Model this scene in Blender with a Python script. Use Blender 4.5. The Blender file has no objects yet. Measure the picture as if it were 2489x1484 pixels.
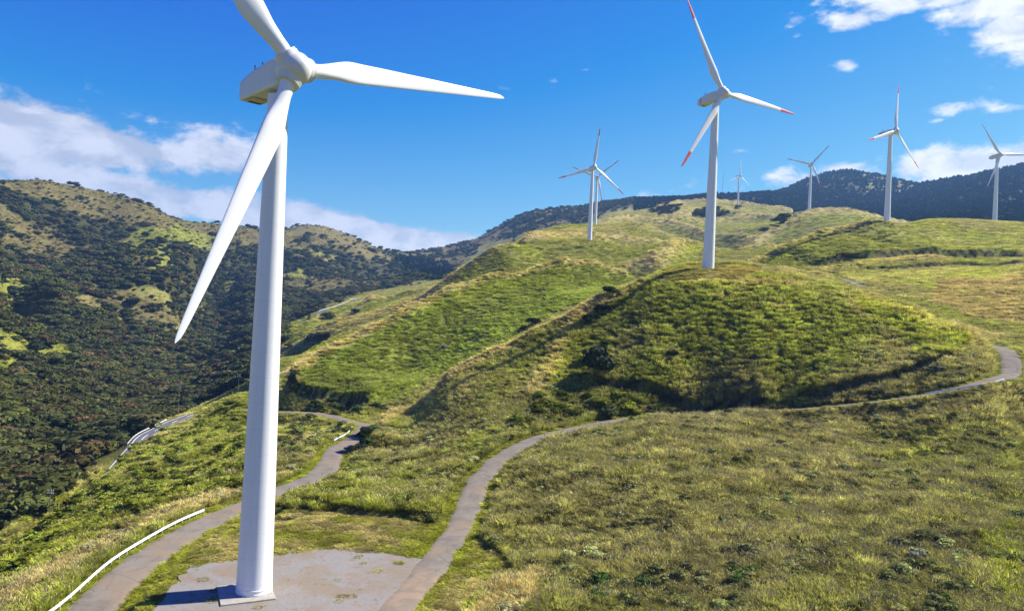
import bpy, math, random
import numpy as np
from mathutils import Matrix, Vector

# ------------------------------------------------------------------ camera, sky, sun, exposure
SC = bpy.context.scene
C = SC.collection
FPX, PITCH, ROLL, HC = 1780.0, 0.0069, 0.0469, 34.12
_f = np.array([0, math.cos(PITCH), math.sin(PITCH)]); _u = np.array([0, -math.sin(PITCH), math.cos(PITCH)]); _r = np.array([1.0, 0, 0])
CR = math.cos(ROLL) * _r + math.sin(ROLL) * _u
CU = -math.sin(ROLL) * _r + math.cos(ROLL) * _u
CF = _f
cam_d = bpy.data.cameras.new('camera'); cam = bpy.data.objects.new('camera', cam_d); C.objects.link(cam)
cam_d.sensor_width = 36.0; cam_d.sensor_fit = 'HORIZONTAL'; cam_d.lens = FPX / 2489.0 * 36.0
cam_d.clip_start = 0.5; cam_d.clip_end = 60000
cam.matrix_world = Matrix(((CR[0], CU[0], -CF[0], 0), (CR[1], CU[1], -CF[1], 0), (CR[2], CU[2], -CF[2], HC), (0, 0, 0, 1)))
SC.camera = cam

SUN_AZ, SUN_EL = math.radians(71), math.radians(45)      # azimuth clockwise from the view direction (+Y)
sun_d = bpy.data.lights.new('sun', 'SUN'); sun = bpy.data.objects.new('sun', sun_d); C.objects.link(sun)
sun_d.energy = 5.0; sun_d.angle = math.radians(0.5); sun_d.color = (1.0, 0.95, 0.84)
_sd = Vector((math.sin(SUN_AZ) * math.cos(SUN_EL), math.cos(SUN_AZ) * math.cos(SUN_EL), math.sin(SUN_EL)))
sun.rotation_euler = _sd.to_track_quat('Z', 'Y').to_euler()
sun.location = (200, 0, 300)
SC.view_settings.view_transform = 'Standard'; SC.view_settings.look = 'None'
SC.view_settings.exposure = 1.0; SC.view_settings.gamma = 1.0
SC.cycles.max_bounces = 5; SC.cycles.diffuse_bounces = 3; SC.cycles.transparent_max_bounces = 6
SC.cycles.volume_bounces = 0

def pix(x, y):
    """direction through a point of the photograph (2489 x 1484 frame) -> azimuth, tan(elevation)"""
    d = CF + CR * (x - 1244.5) / FPX - CU * (y - 742.0) / FPX
    return math.atan2(d[0], d[1]), d[2] / math.hypot(d[0], d[1])

class NT:
    def __init__(s, tree): s.t = tree; s.n = tree.nodes; s.l = tree.links
    def node(s, typ, **kw):
        nd = s.n.new(typ)
        for k, v in kw.items():
            if k == 'inp':
                for kk, vv in v.items():
                    if isinstance(vv, bpy.types.NodeSocket): s.l.new(vv, nd.inputs[kk])
                    else: nd.inputs[kk].default_value = vv
            else: setattr(nd, k, v)
        return nd
    def m(s, op, a, b=0.0, c=0.0, clamp=False):
        nd = s.n.new('ShaderNodeMath'); nd.operation = op; nd.use_clamp = clamp
        for i, v in enumerate((a, b, c)):
            if isinstance(v, bpy.types.NodeSocket): s.l.new(v, nd.inputs[i])
            else: nd.inputs[i].default_value = v
        return nd.outputs[0]
    def smooth(s, v, lo, hi, a=0.0, b=1.0):
        nd = s.n.new('ShaderNodeMapRange'); nd.interpolation_type = 'SMOOTHSTEP'
        s.l.new(v, nd.inputs[0])
        for i, q in zip((1, 2, 3, 4), (lo, hi, a, b)): nd.inputs[i].default_value = q
        return nd.outputs[0]
    def mix(s, fac, a, b, blend='MIX'):
        nd = s.n.new('ShaderNodeMix'); nd.data_type = 'RGBA'; nd.blend_type = blend
        for i, v in ((0, fac), (6, a), (7, b)):
            if isinstance(v, bpy.types.NodeSocket): s.l.new(v, nd.inputs[i])
            else: nd.inputs[i].default_value = v if i == 0 else (tuple(v) + (1.0,) if len(v) == 3 else v)
        return nd.outputs[2]
    def noise(s, vec, scale, detail=4.0, rough=0.55, dist=0.0, col=False):
        nd = s.n.new('ShaderNodeTexNoise'); s.l.new(vec, nd.inputs['Vector'])
        nd.inputs['Scale'].default_value = scale; nd.inputs['Detail'].default_value = detail
        nd.inputs['Roughness'].default_value = rough; nd.inputs['Distortion'].default_value = dist
        return nd.outputs['Color' if col else 'Fac']

def build_world():
    w = bpy.data.worlds.new('World'); SC.world = w; w.use_nodes = True
    t = NT(w.node_tree); t.n.clear()
    out = t.n.new('ShaderNodeOutputWorld'); bg = t.n.new('ShaderNodeBackground')
    sky = t.n.new('ShaderNodeTexSky'); sky.sky_type = 'NISHITA'; sky.sun_disc = False
    sky.sun_elevation = SUN_EL; sky.sun_rotation = SUN_AZ
    sky.altitude = 900; sky.air_density = 1.0; sky.dust_density = 0.25; sky.ozone_density = 2.6
    # the deep polarised blue of the day: a per channel gain and offset on the physical sky
    cs = t.node('ShaderNodeSeparateColor', inp={0: sky.outputs[0]})
    ch = [t.m('MAXIMUM', t.m('MULTIPLY_ADD', cs.outputs[i], g, o), 0.005) for i, (g, o) in enumerate(((.68, -1.16), (.72, -.92), (.22, 2.25)))]
    grd = t.node('ShaderNodeCombineColor', inp={0: ch[0], 1: ch[1], 2: ch[2]})
    co = t.n.new('ShaderNodeTexCoord')
    sp = t.node('ShaderNodeSeparateXYZ', inp={0: co.outputs['Generated']})
    x, y, z = sp.outputs
    az = t.m('ARCTAN2', x, y)
    hyp = t.m('SQRT', t.m('ADD', t.m('MULTIPLY', x, x), t.m('MULTIPLY', y, y)))
    el = t.m('DIVIDE', z, t.m('MAXIMUM', hyp, 0.02))
    # clouds: (photo x, photo y, half width, half height, weight), turned into sky directions
    blobs = [(-60, 310, 220, 84, 1.1), (110, 335, 170, 64, 1.05), (320, 368, 190, 44, 1.05), (540, 378, 110, 46, 1.05), (60, 410, 250, 54, .7),
             (240, 455, 260, 44, .85), (480, 495, 190, 38, 1.0), (690, 530, 140, 36, 1.0), (350, 470, 180, 30, 1.0), (-150, 420, 200, 90, .8), (-420, 330, 200, 120, .9),
             (870, 565, 110, 36, 1.15), (1000, 590, 110, 36, 1.15), (1110, 596, 70, 34, 1.1), (735, 368, 26, 16, .6), (368, 296, 18, 10, .42),
             (2070, 45, 120, 28, .72), (2180, 14, 110, 26, .8), (2130, 0, 90, 22, .65), (2420, 20, 120, 54, 1.0), (2500, 45, 110, 54, 1.1), (2330, 0, 120, 24, .8), (2650, 30, 200, 90, 1.0),
             (2065, 158, 30, 15, .55), (2330, 266, 95, 18, .52), (2420, 262, 60, 14, .42), (2272, 294, 26, 9, .45), (1795, 367, 52, 13, .62),
             (1930, 434, 110, 30, .8), (2060, 418, 120, 28, .82), (2280, 400, 120, 48, 1.0), (2400, 400, 130, 44, 1.0), (2530, 390, 120, 52, 1.0),
             (2120, 440, 220, 26, .7), (2750, 400, 250, 70, 1.0)]
    s = None
    for (bx, by, bw, bh, wt) in blobs:
        a0, t0 = pix(bx, by)
        wa = bw / FPX; ha = bh / FPX
        # slope of the blob follows the tilted frame
        da = t.m('SUBTRACT', az, a0); de = t.m('SUBTRACT', el, t0)
        q = t.m('ADD', t.m('POWER', t.m('ABSOLUTE', t.m('MULTIPLY', da, 1 / wa)), 2.0), t.m('POWER', t.m('ABSOLUTE', t.m('MULTIPLY', de, 1 / ha)), 2.0))
        g = t.m('MULTIPLY', t.m('EXPONENT', t.m('MULTIPLY', q, -0.8)), wt)
        s = g if s is None else t.m('MAXIMUM', s, g)
    cv = t.node('ShaderNodeCombineXYZ', inp={0: az, 1: t.m('MULTIPLY', el, 1.7), 2: 0.37}).outputs[0]
    n1 = t.noise(cv, 9.0, 9.0, 0.6, 0.35)
    n2 = t.noise(cv, 38.0, 6.0, 0.6, 0.2)
    nn = t.m('ADD', t.m('MULTIPLY', n1, 0.72), t.m('MULTIPLY', n2, 0.28))
    dens = t.smooth(t.m('ADD', t.m('MULTIPLY', s, 0.80), t.m('MULTIPLY', t.m('SUBTRACT', nn, 0.5), 2.1)), 0.25, 0.60)
    cv2 = t.node('ShaderNodeCombineXYZ', inp={0: t.m('SUBTRACT', az, 0.018), 1: t.m('MULTIPLY', t.m('SUBTRACT', el, 0.016), 1.7), 2: 0.37}).outputs[0]
    n3 = t.noise(cv2, 9.0, 9.0, 0.6, 0.35)
    lit = t.smooth(t.m('SUBTRACT', n1, n3), -0.12, 0.11)
    right = t.smooth(az, -0.5, 0.55)
    dark = t.mix(right, (2.5, 2.72, 3.3), (3.5, 3.7, 4.1)); bright = t.mix(right, (3.9, 3.95, 4.4), (4.9, 4.9, 4.9))
    cc = t.mix(lit, dark, bright)
    fin = t.mix(t.m('MULTIPLY', dens, 0.93), grd.outputs[0], cc)
    t.l.new(fin, bg.inputs[0]); bg.inputs[1].default_value = 0.115
    t.l.new(bg.outputs[0], out.inputs[0])
build_world()

# ------------------------------------------------------------------ small helpers
rng = np.random.default_rng(7); random.seed(7)
_lat = np.random.default_rng(11).random((64, 64))
def vnoise(x, y):
    xi = np.floor(x).astype(np.int64); yi = np.floor(y).astype(np.int64); fx = x - xi; fy = y - yi
    fx = fx * fx * (3 - 2 * fx); fy = fy * fy * (3 - 2 * fy)
    a = _lat[xi & 63, yi & 63]; b = _lat[(xi + 1) & 63, yi & 63]; c = _lat[xi & 63, (yi + 1) & 63]; d = _lat[(xi + 1) & 63, (yi + 1) & 63]
    return (a * (1 - fx) + b * fx) * (1 - fy) + (c * (1 - fx) + d * fx) * fy
def fbm(x, y, s, o=4, seed=0.0, gain=0.5):
    v = 0.0; a = 1.0; n = 0.0; x = x / s + seed * 7.31; y = y / s + seed * 3.17
    for i in range(o):
        v = v + a * vnoise(x, y); n += a; a *= gain
        x, y = x * 1.63 + y * 1.17 + 5.3, y * 1.63 - x * 1.17 + 9.1
    return v / n
def sstep(v, a, b):
    t = np.clip((v - a) / (b - a), 0, 1); return t * t * (3 - 2 * t)
def mesh_np(name, V, F, smooth=True):
    me = bpy.data.meshes.new(name); V = np.asarray(V, dtype=np.float32); F = np.asarray(F, dtype=np.int32)
    k = F.shape[1]
    me.vertices.add(len(V)); me.vertices.foreach_set('co', V.ravel())
    me.loops.add(F.size); me.loops.foreach_set('vertex_index', F.ravel())
    me.polygons.add(len(F)); me.polygons.foreach_set('loop_start', np.arange(0, F.size, k, dtype=np.int32))
    me.polygons.foreach_set('use_smooth', np.full(len(F), smooth)); me.update(); me.validate()
    return me
class MB:
    def __init__(s): s.v = []; s.f = []
    def ring_loft(s, rings, cap0=True, cap1=True, close=True):
        b = len(s.v); n = len(rings[0])
        for r in rings: s.v += [tuple(p) for p in r]
        for i in range(len(rings) - 1):
            for j in range(n if close else n - 1):
                k = (j + 1) % n
                s.f.append((b + i * n + j, b + i * n + k, b + (i + 1) * n + k, b + (i + 1) * n + j))
        if cap0: s.f.append(tuple(b + j for j in range(n))[::-1])
        if cap1: s.f.append(tuple(b + (len(rings) - 1) * n + j for j in range(n)))
        return s
    def lathe(s, prof, n=48, ctr=(0, 0)):
        return s.ring_loft([[(ctr[0] + r * math.cos(2 * math.pi * j / n), ctr[1] + r * math.sin(2 * math.pi * j / n), z) for j in range(n)] for (r, z) in prof])
    def box(s, c, d, R=None):
        b = len(s.v)
        for sx in (-1, 1):
            for sy in (-1, 1):
                for sz in (-1, 1):
                    p = Vector((sx * d[0] / 2, sy * d[1] / 2, sz * d[2] / 2))
                    if R is not None: p = R @ p
                    s.v.append((c[0] + p[0], c[1] + p[1], c[2] + p[2]))
        for q in ((0, 1, 3, 2), (4, 6, 7, 5), (0, 4, 5, 1), (2, 3, 7, 6), (0, 2, 6, 4), (1, 5, 7, 3)): s.f.append(tuple(b + i for i in q))
        return s
    def tube(s, pts, r, n=6):
        rings = []
        for i, p in enumerate(pts):
            p = Vector(p); a = Vector(pts[max(i - 1, 0)]); c = Vector(pts[min(i + 1, len(pts) - 1)])
            t = (c - a).normalized(); up = Vector((0, 0, 1)) if abs(t.z) < .9 else Vector((1, 0, 0))
            u = t.cross(up).normalized(); w = u.cross(t)
            rr = r[i] if isinstance(r, (list, tuple)) else r
            rings.append([p + u * rr * math.cos(2 * math.pi * j / n) + w * rr * math.sin(2 * math.pi * j / n) for j in range(n)])
        return s.ring_loft(rings)
    def build(s, name, mat, parent=None, smooth=False, sharp=None):
        me = bpy.data.meshes.new(name); me.from_pydata([tuple(p) for p in s.v], [], s.f)
        if smooth:
            me.polygons.foreach_set('use_smooth', [True] * len(me.polygons))
            if sharp: me.set_sharp_from_angle(angle=math.radians(sharp))
        me.materials.append(mat); me.update()
        o = bpy.data.objects.new(name, me); C.objects.link(o)
        if parent is not None: o.parent = parent
        return o
def empty(name, loc, rz=0.0):
    o = bpy.data.objects.new(name, None); C.objects.link(o); o.location = loc; o.rotation_euler = (0, 0, rz); o.empty_display_size = 1; return o
def tag(o, label=None, cat=None, group=None, kind=None):
    for k, v in (('label', label), ('category', cat), ('group', group), ('kind', kind)):
        if v: o[k] = v
    return o

# ------------------------------------------------------------------ the land: control points read off the photograph
# (photo x, photo y, distance r) or (x, y, 'z', height): places on the ground
P = []
def S(*pts): P.extend(pts)
# pad and lane in front
S((622, 1446, 'z', 0), (460, 1378, 'z', 0), (800, 1337, 'z', 0), (1030, 1355, 'z', 0.1), (960, 1480, 'z', 0), (360, 1480, 'z', -.4), (1100, 1300, 'z', .4), (1250, 1340, 'z', .6),
  (1130, 1430, 'z', 0), (1250, 1480, 'z', .6), (800, 1250, 'z', .2), (1000, 1240, 'z', .4), (640, 1290, 'z', -.1))
S((590, 1235, 'z', -1), (480, 1270, 'z', -1.1), (380, 1320, 'z', -1.2), (250, 1420, 'z', -1.5), (170, 1483, 'z', -2))
S((590, 1192, 'z', -2), (450, 1232, 'z', -2.5), (300, 1292, 'z', -3), (100, 1405, 'z', -4), (0, 1462, 'z', -5), (-200, 1560, 'z', -8))
S((200, 1300, 'z', -14), (50, 1380, 'z', -13.5), (400, 1195, 'z', -13), (520, 1160, 'z', -11), (550, 1095, 'z', -14), (250, 1200, 'z', -22), (100, 1310, 'z', -24), (400, 1120, 'z', -20), (-200, 1450, 'z', -28))
S((605, 935, 365), (520, 970, 'z', -14), (430, 1010, 'z', -20), (320, 1080, 'z', -26), (180, 1168, 'z', -31), (60, 1286, 'z', -35), (0, 1340, 'z', -38), (-200, 1500, 'z', -48))
S((470, 1010, 350), (418, 1016, 366), (352, 1052, 350), (325, 1080, 336))
S((605, 965, 420), (520, 990, 400), (180, 1190, 285), (60, 1310, 240))
# hollow left of the pad, hairpin lane
S((720, 1180, 'z', -3.5), (800, 1100, 'z', -5.5), (905, 1025, 258), (680, 985, 312), (700, 1050, 'z', -9), (650, 1120, 'z', -7), (760, 1040, 'z', -9.5), (600, 1040, 'z', -13), (850, 1150, 'z', -2.5), (700, 1210, 'z', -1.5))
S((690, 915, 420), (690, 870, 470), (690, 950, 350), (650, 900, 440))
# near mound on the right
S((1420, 1036, 'z', 7), (1600, 1012, 'z', 9.5), (1700, 1010, 'z', 11), (1850, 1003, 182), (1700, 1060, 'z', 10.5), (1850, 1060, 'z', 10.5), (1500, 1150, 'z', 6), (1850, 1150, 'z', 8.5), (2200, 1150, 'z', 10),
  (1500, 1300, 'z', 2.8), (1850, 1300, 'z', 5.5), (2200, 1300, 'z', 8), (1400, 1400, 'z', 1.2), (1850, 1450, 'z', 4), (2200, 1450, 'z', 6), (1300, 1250, 'z', 2), (1260, 1150, 'z', 3.6),
  (2200, 1050, 'z', 12.5), (1330, 1090, 'z', 6.3), (2489, 1480, 'z', 7), (2489, 1300, 'z', 9), (2489, 1200, 'z', 10), (2489, 1100, 'z', 12), (2489, 1000, 'z', 15.5), (2700, 1300, 'z', 9), (2700, 1000, 'z', 17))
# lane round the dome
S((1250, 1090, 'z', 4.6), (1180, 1150, 'z', 3), (1130, 1250, 'z', 1), (1390, 1044, 178), (1600, 1022, 196), (1720, 1016, 197), (1850, 1004, 192), (2000, 990, 190), (2200, 966, 189), (2350, 940, 190), (2440, 915, 200), (2478, 885, 225), (2460, 855, 250), (2400, 832, 270))
# dome and its foot
S((1430, 935, 205), (1500, 985, 197), (1700, 960, 207), (1700, 998, 202), (1900, 968, 201), (2130, 930, 201), (2330, 858, 213), (1600, 800, 224), (1600, 880, 212), (1850, 850, 215), (1850, 760, 229), (2050, 800, 225), (2050, 880, 212),
  (2200, 850, 221), (1600, 720, 236), (1850, 930, 205), (1720, 655, 262), (1600, 676, 247), (1850, 684, 247), (1720, 690, 240), (1700, 780, 226), (1720, 647, 280))
S((1900, 684, 250), (2050, 714, 244), (2200, 750, 237), (2300, 792, 232), (2345, 814, 226), (2365, 850, 222))
S((1900, 676, 300), (1900, 652, 345), (2000, 668, 340), (2050, 708, 300), (2050, 690, 372), (2080, 700, 385), (2110, 690, 400), (2200, 762, 275), (2300, 805, 262), (2200, 742, 310), (2300, 775, 300), (2400, 805, 300), (1900, 656, 400))
# spur left of the dome
S((905, 1022, 256), (950, 997, 254), (1100, 900, 250), (1200, 843, 248), (1300, 788, 248), (1400, 745, 250), (1480, 712, 254), (1580, 669, 262),
  (950, 1012, 278), (1100, 925, 284), (1200, 870, 286), (1300, 815, 290), (1400, 768, 298), (1480, 735, 306), (1580, 688, 320),
  (1000, 1050, 222), (1000, 1100, 'z', -2.5), (1200, 900, 221), (1200, 1000, 186), (1300, 900, 216), (1100, 1000, 205), (1000, 1180, 'z', -1), (1400, 850, 224), (1350, 980, 192), (1100, 1100, 'z', 1))
# second ridge: crest, dip behind, face
S((715, 888, 335), (800, 840, 350), (900, 790, 370), (1000, 737, 390), (1100, 690, 410), (1200, 651, 430), (1300, 632, 440), (1370, 602, 450), (1450, 597, 460), (1520, 622, 450), (1590, 656, 430))
S((715, 925, 390), (800, 868, 405), (900, 815, 430), (1000, 762, 450), (1100, 712, 465), (1200, 668, 490), (1300, 645, 500), (1370, 620, 500), (1450, 612, 520), (1520, 632, 500), (1600, 655, 500))
S((730, 950, 316), (760, 965, 308), (850, 985, 298), (900, 900, 325), (900, 960, 300), (1000, 850, 350), (1000, 930, 312), (1100, 780, 372), (1100, 860, 335), (1200, 720, 392), (1200, 800, 345), (1300, 690, 402), (1300, 770, 345), (1400, 660, 420), (1400, 720, 365), (1500, 660, 420), (1550, 675, 380), (760, 900, 330))
# third ridge and the foothills behind
S((1240, 582, 560), (1190, 597, 560), (1145, 628, 560), (1100, 658, 560), (1060, 690, 560), (950, 742, 570), (850, 775, 580), (770, 805, 590), (690, 838, 600), (1300, 592, 550), (1340, 612, 540), (1250, 610, 520),
  (1240, 597, 620), (1190, 612, 620), (1100, 678, 630), (1060, 705, 630), (950, 757, 640), (850, 790, 650), (690, 850, 650), (690, 890, 560))
S((1060, 690, 800), (990, 697, 800), (950, 708, 800), (900, 714, 800), (850, 739, 780), (760, 766, 750), (690, 797, 720), (990, 715, 900), (900, 728, 880), (760, 778, 860))
S((860, 727, 950), (800, 748, 900), (780, 752, 880))
# plateau of the twin turbines and the hills behind
S((1432, 581, 606), (1300, 585, 600), (1280, 572, 640), (1350, 562, 700), (1432, 557, 740), (1550, 553, 750), (1650, 549, 760), (1447, 551, 899), (1380, 554, 880), (1300, 575, 900), (1240, 600, 900),
  (1550, 580, 640), (1590, 600, 560), (1580, 640, 480), (1660, 600, 570), (1660, 640, 500), (1740, 562, 700), (1860, 559, 710), (1920, 566, 720), (1740, 610, 570), (1850, 590, 630), (1740, 640, 440), (1800, 645, 400),
  (1480, 516, 1050), (1430, 545, 1050), (1540, 510, 1080), (1620, 520, 1080), (1700, 530, 1050), (1500, 530, 1200), (1620, 530, 1200), (1740, 575, 780), (1860, 575, 800), (1600, 540, 900), (1750, 548, 900), (1850, 552, 880))
S((1967, 511, 1032), (1900, 520, 1000), (2050, 513, 1060), (2120, 522, 1080), (2200, 536, 1100), (1860, 540, 950), (1967, 522, 1150), (2100, 535, 1200), (2200, 548, 1250), (1967, 545, 800), (2060, 545, 750), (1800, 535, 1100))
S((1792, 503, 1542), (1720, 482, 1750), (1650, 486, 1750), (1600, 499, 1650), (1800, 487, 1800), (1870, 501, 1700), (1900, 513, 1600), (1850, 516, 1350), (1650, 506, 1350), (1560, 505, 1500), (1720, 492, 2000), (1870, 512, 2000), (1720, 512, 1400))
# broad hill on the right with the terrace
S((2151, 541, 546), (2250, 536, 640), (2350, 535, 690), (2489, 541, 720), (2420, 538, 786), (2100, 547, 545), (2000, 562, 522), (1900, 588, 500), (1800, 616, 480), (1740, 638, 470), (1900, 625, 445), (2000, 620, 470), (2000, 648, 430),
  (2151, 600, 505), (2151, 632, 470), (2300, 580, 590), (2489, 580, 600), (2489, 622, 520), (2300, 626, 500), (2200, 652, 450), (2200, 700, 385), (2300, 700, 395), (2489, 680, 430), (2489, 750, 350), (2489, 800, 300), (2489, 850, 262), (2300, 655, 455), (2300, 740, 345),
  (2151, 560, 610), (2000, 578, 610), (1900, 600, 590), (1800, 628, 540), (2300, 550, 900), (2420, 550, 900), (2489, 555, 900), (2700, 545, 720), (2700, 565, 900), (2700, 620, 520), (2700, 800, 330))
# far mountains on the right, wood on the ridge
S((1560, 487, 2300), (1620, 482, 2300), (1700, 474, 2400), (1800, 470, 2450), (1870, 466, 2500), (1900, 462, 2800), (1960, 437, 3200), (2050, 421, 3300), (2140, 429, 3300), (2240, 447, 3300), (2240, 447, 2900), (2330, 431, 2800), (2489, 403, 2700), (2700, 370, 2700),
  (2300, 500, 2000), (2489, 480, 2000), (2050, 480, 2500), (1950, 490, 2300), (2150, 500, 2200), (2300, 530, 1500), (2489, 530, 1500), (2100, 530, 1600), (1980, 515, 1700), (2700, 520, 1500), (2700, 450, 2100))
# valley and the mountains on the left
S((100, 1150, 352), (0, 1150, 330), (0, 1050, 410), (0, 900, 557), (300, 1000, 560), (100, 1000, 450), (200, 900, 674), (-200, 1100, 350), (-200, 900, 500), (100, 870, 660), (0, 785, 700), (0, 830, 640), (200, 868, 760), (100, 815, 720), (300, 880, 820), (500, 900, 850), (450, 960, 640),
  (200, 800, 880), (0, 740, 900), (600, 880, 640), (600, 820, 900), (-200, 740, 700), (-200, 660, 900),
  (500, 800, 1130), (500, 720, 1350), (500, 600, 1600), (520, 546, 1750), (300, 780, 1000), (100, 700, 1050), (0, 664, 960), (0, 690, 900), (100, 700, 950), (0, 640, 1150), (100, 640, 1200), (100, 600, 1300), (100, 520, 1480), (100, 440, 1650), (0, 438, 1600), (-200, 430, 1600), (-400, 450, 1600),
  (200, 452, 1680), (300, 476, 1700), (400, 511, 1720), (460, 535, 1740), (300, 560, 1420), (330, 600, 1250), (300, 680, 1100), (200, 600, 1330), (420, 556, 1500), (400, 600, 1290), (400, 660, 1150), (480, 640, 1350), (250, 520, 1560), (350, 720, 1060),
  (580, 553, 1850), (640, 551, 1950), (690, 549, 2050), (765, 545, 2000), (800, 555, 2000), (870, 582, 2000), (930, 609, 2050), (970, 616, 2100), (700, 620, 1700), (700, 700, 1350), (700, 760, 1100), (850, 650, 1700), (850, 700, 1300), (900, 650, 1800), (600, 700, 1300), (600, 620, 1650), (950, 680, 1400), (1000, 668, 1450), (620, 760, 1100))
S((1010, 612, 2500), (1080, 601, 2500), (1120, 591, 2500), (1180, 570, 2500), (1240, 538, 2500), (1310, 512, 2500), (1400, 502, 2500), (1480, 492, 2450), (1545, 486, 2400), (1100, 640, 1900), (1050, 650, 1800), (1200, 600, 1900), (1300, 560, 1900), (1400, 540, 1900), (1200, 640, 1500), (1350, 570, 1500), (1500, 512, 1900))
for sx_, sy_, sr_ in ((-400, 450, 1600), (-200, 434, 1600), (0, 442, 1600), (100, 444, 1650), (200, 456, 1680), (300, 480, 1700), (400, 515, 1720), (460, 540, 1740), (520, 549, 1760), (580, 557, 1850), (640, 556, 1950), (690, 554, 2050), (765, 545, 2000), (800, 555, 2000), (870, 582, 2000), (930, 609, 2050)):
    S((sx_, sy_ + 14, sr_ * 1.14), (sx_, sy_ + 45, sr_ * 1.4), (sx_, sy_ + 90, sr_ * 2))
RAW = []
for p in P:
    a, t = pix(p[0], p[1])
    r = (p[3] - HC) / t if p[2] == 'z' else p[2]
    RAW.append((a, math.log(r), t))
for x, z in ((-900, -10), (-300, -8), (0, -4.5), (400, -1.5), (900, -.2), (1244, .8), (1700, 2.5), (2100, 4), (2489, 5.5), (2900, 7), (3600, 8)):
    RAW.append((pix(x, 742)[0], math.log(62), (z - HC) / 62))
for x in range(-600, 3300, 200):                          # behind the last ridges the land falls away
    RAW.append((pix(x, 742)[0], math.log(4600), (0.03 if 900 < x < 1800 else 0.07) + (0.05 if x > 2100 else 0)))
    RAW.append((pix(x, 742)[0], math.log(7000), 0.01))
RAW = np.array(RAW); SA = 3.2
def tps_fit(U, val, lam=1e-5):
    n = len(U); d = np.hypot(U[:, None, 0] - U[None, :, 0], U[:, None, 1] - U[None, :, 1])
    K = d ** 2 * np.log(d + 1e-9) + lam * np.eye(n); Q = np.c_[np.ones(n), U]
    A = np.block([[K, Q], [Q.T, np.zeros((3, 3))]]); return np.linalg.lstsq(A, np.r_[val, 0, 0, 0], rcond=None)[0]
UU = RAW[:, :2].copy(); UU[:, 0] *= SA
W_ = tps_fit(UU, RAW[:, 2])
def tan_at(az, lr):
    az = np.asarray(az, float).ravel(); lr = np.asarray(lr, float).ravel(); out = np.empty(len(az))
    for i in range(0, len(az), 8192):
        u = az[i:i + 8192] * SA; v = lr[i:i + 8192]
        d2 = (u[:, None] - UU[None, :, 0]) ** 2 + (v[:, None] - UU[None, :, 1]) ** 2
        out[i:i + 8192] = (0.5 * d2 * np.log(d2 + 1e-16)) @ W_[:-3] + W_[-3] + W_[-2] * u + W_[-1] * v
    return out
# fine polar lookup grid of the base land: rows = ln r, columns = azimuth
AZ0, AZ1, NA = -0.86, 0.86, 620
LR0, LR1, NR = math.log(55), math.log(6500), 520
ga = np.linspace(AZ0, AZ1, NA); gl = np.linspace(LR0, LR1, NR)
GA, GL = np.meshgrid(ga, gl)
GT = tan_at(GA, GL).reshape(GA.shape)
def base_z(x, y):
    r = np.hypot(x, y); az = np.arctan2(x, y); rr = np.clip(r, 56, 6400)
    fold = np.clip((np.abs(az) - 0.85) / (math.pi - 0.85), 0, 1)
    azc = np.clip(az, -0.85, 0.85)
    def look(a):
        fa = (a - AZ0) / (AZ1 - AZ0) * (NA - 1); fl = (np.log(rr) - LR0) / (LR1 - LR0) * (NR - 1)
        ia = np.clip(fa.astype(int), 0, NA - 2); il = np.clip(fl.astype(int), 0, NR - 2); da = fa - ia; dl = fl - il
        return (GT[il, ia] * (1 - da) + GT[il, ia + 1] * da) * (1 - dl) + (GT[il + 1, ia] * (1 - da) + GT[il + 1, ia + 1] * da) * dl
    t = look(azc)
    if np.any(fold > 0): t = t * (1 - 0.5 * fold) + look(-azc) * 0.5 * fold
    z = HC + t * rr
    near = sstep(r, 90, 260); far = sstep(r, 700, 1800); mid = near * (1 - far)
    z = z + (fbm(x, y, 38, 3, 1) - .5) * 1.3 * mid + (fbm(x, y, 9, 3, 2) - .5) * 0.9 * sstep(r, 60, 130) * (1 - sstep(r, 400, 900))
    lw = sstep(-az, .10, .24) * sstep(r, 112, 135) * (1 - sstep(r, 235, 300)); z = z + ((1 - np.abs(fbm(x, y, 11, 3, 14) * 2 - 1) * 1.6) - .45) * 2.6 * lw + (fbm(x, y, 34, 2, 15) - .5) * 6 * lw
    gw = (1 - sstep(r, 165, 205)) * sstep(r, 95, 130) * sstep(az, -.12, 0); z = z + ((fbm(x, y, 6.5, 3, 16) - .5) * 2.2 + (fbm(x, y, 21, 2, 17) - .5) * 1.6) * gw
    z = z + ((fbm(x, y, 170, 5, 3, .55) - .5) * 34 - 6) * sstep(r, 800, 1500) * np.where(az < 0.0, 1.0, sstep(r, 1700, 2600))
    return z
def ray_hit(px, py, rmin=60, rmax=5000):
    a, t = pix(px, py); rs = np.exp(np.linspace(math.log(rmin), math.log(rmax), 3000))
    z = ground(rs * math.sin(a), rs * math.cos(a)); h = np.where(z >= HC + t * rs)[0]
    i = h[0] if len(h) else len(rs) - 1
    r = rs[i]; return np.array([r * math.sin(a), r * math.cos(a), HC + t * r])
BUMPS = []
CRESTS = []           # ridge lines that keep a sharp spine: (points, depth of the flanks, width)
BANKS = []            # cut banks: (points, height): ground on the far side of the line stands higher
def bank_sd(pt, x, y):
    best = np.full(x.shape, 1e9); sd = np.full(x.shape, 1e9); ss = np.zeros(x.shape); L = np.hypot(*np.diff(pt, axis=0).T); T = L.sum(); acc = 0.0
    for i in range(len(pt) - 1):
        a = pt[i]; e = pt[i + 1] - a; q = ((x - a[0]) * e[0] + (y - a[1]) * e[1]) / (e @ e); q = np.clip(q, 0, 1); dx = x - a[0] - q * e[0]; dy = y - a[1] - q * e[1]; d = np.hypot(dx, dy)
        sg = np.where((-e[1] * (x - a[0]) + e[0] * (y - a[1])) > 0, 1.0, -1.0); k = d < best; best = np.where(k, d, best); sd = np.where(k, d * sg, sd); ss = np.where(k, (acc + q * L[i]) / T, ss); acc += L[i]
    return sd, ss
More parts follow.
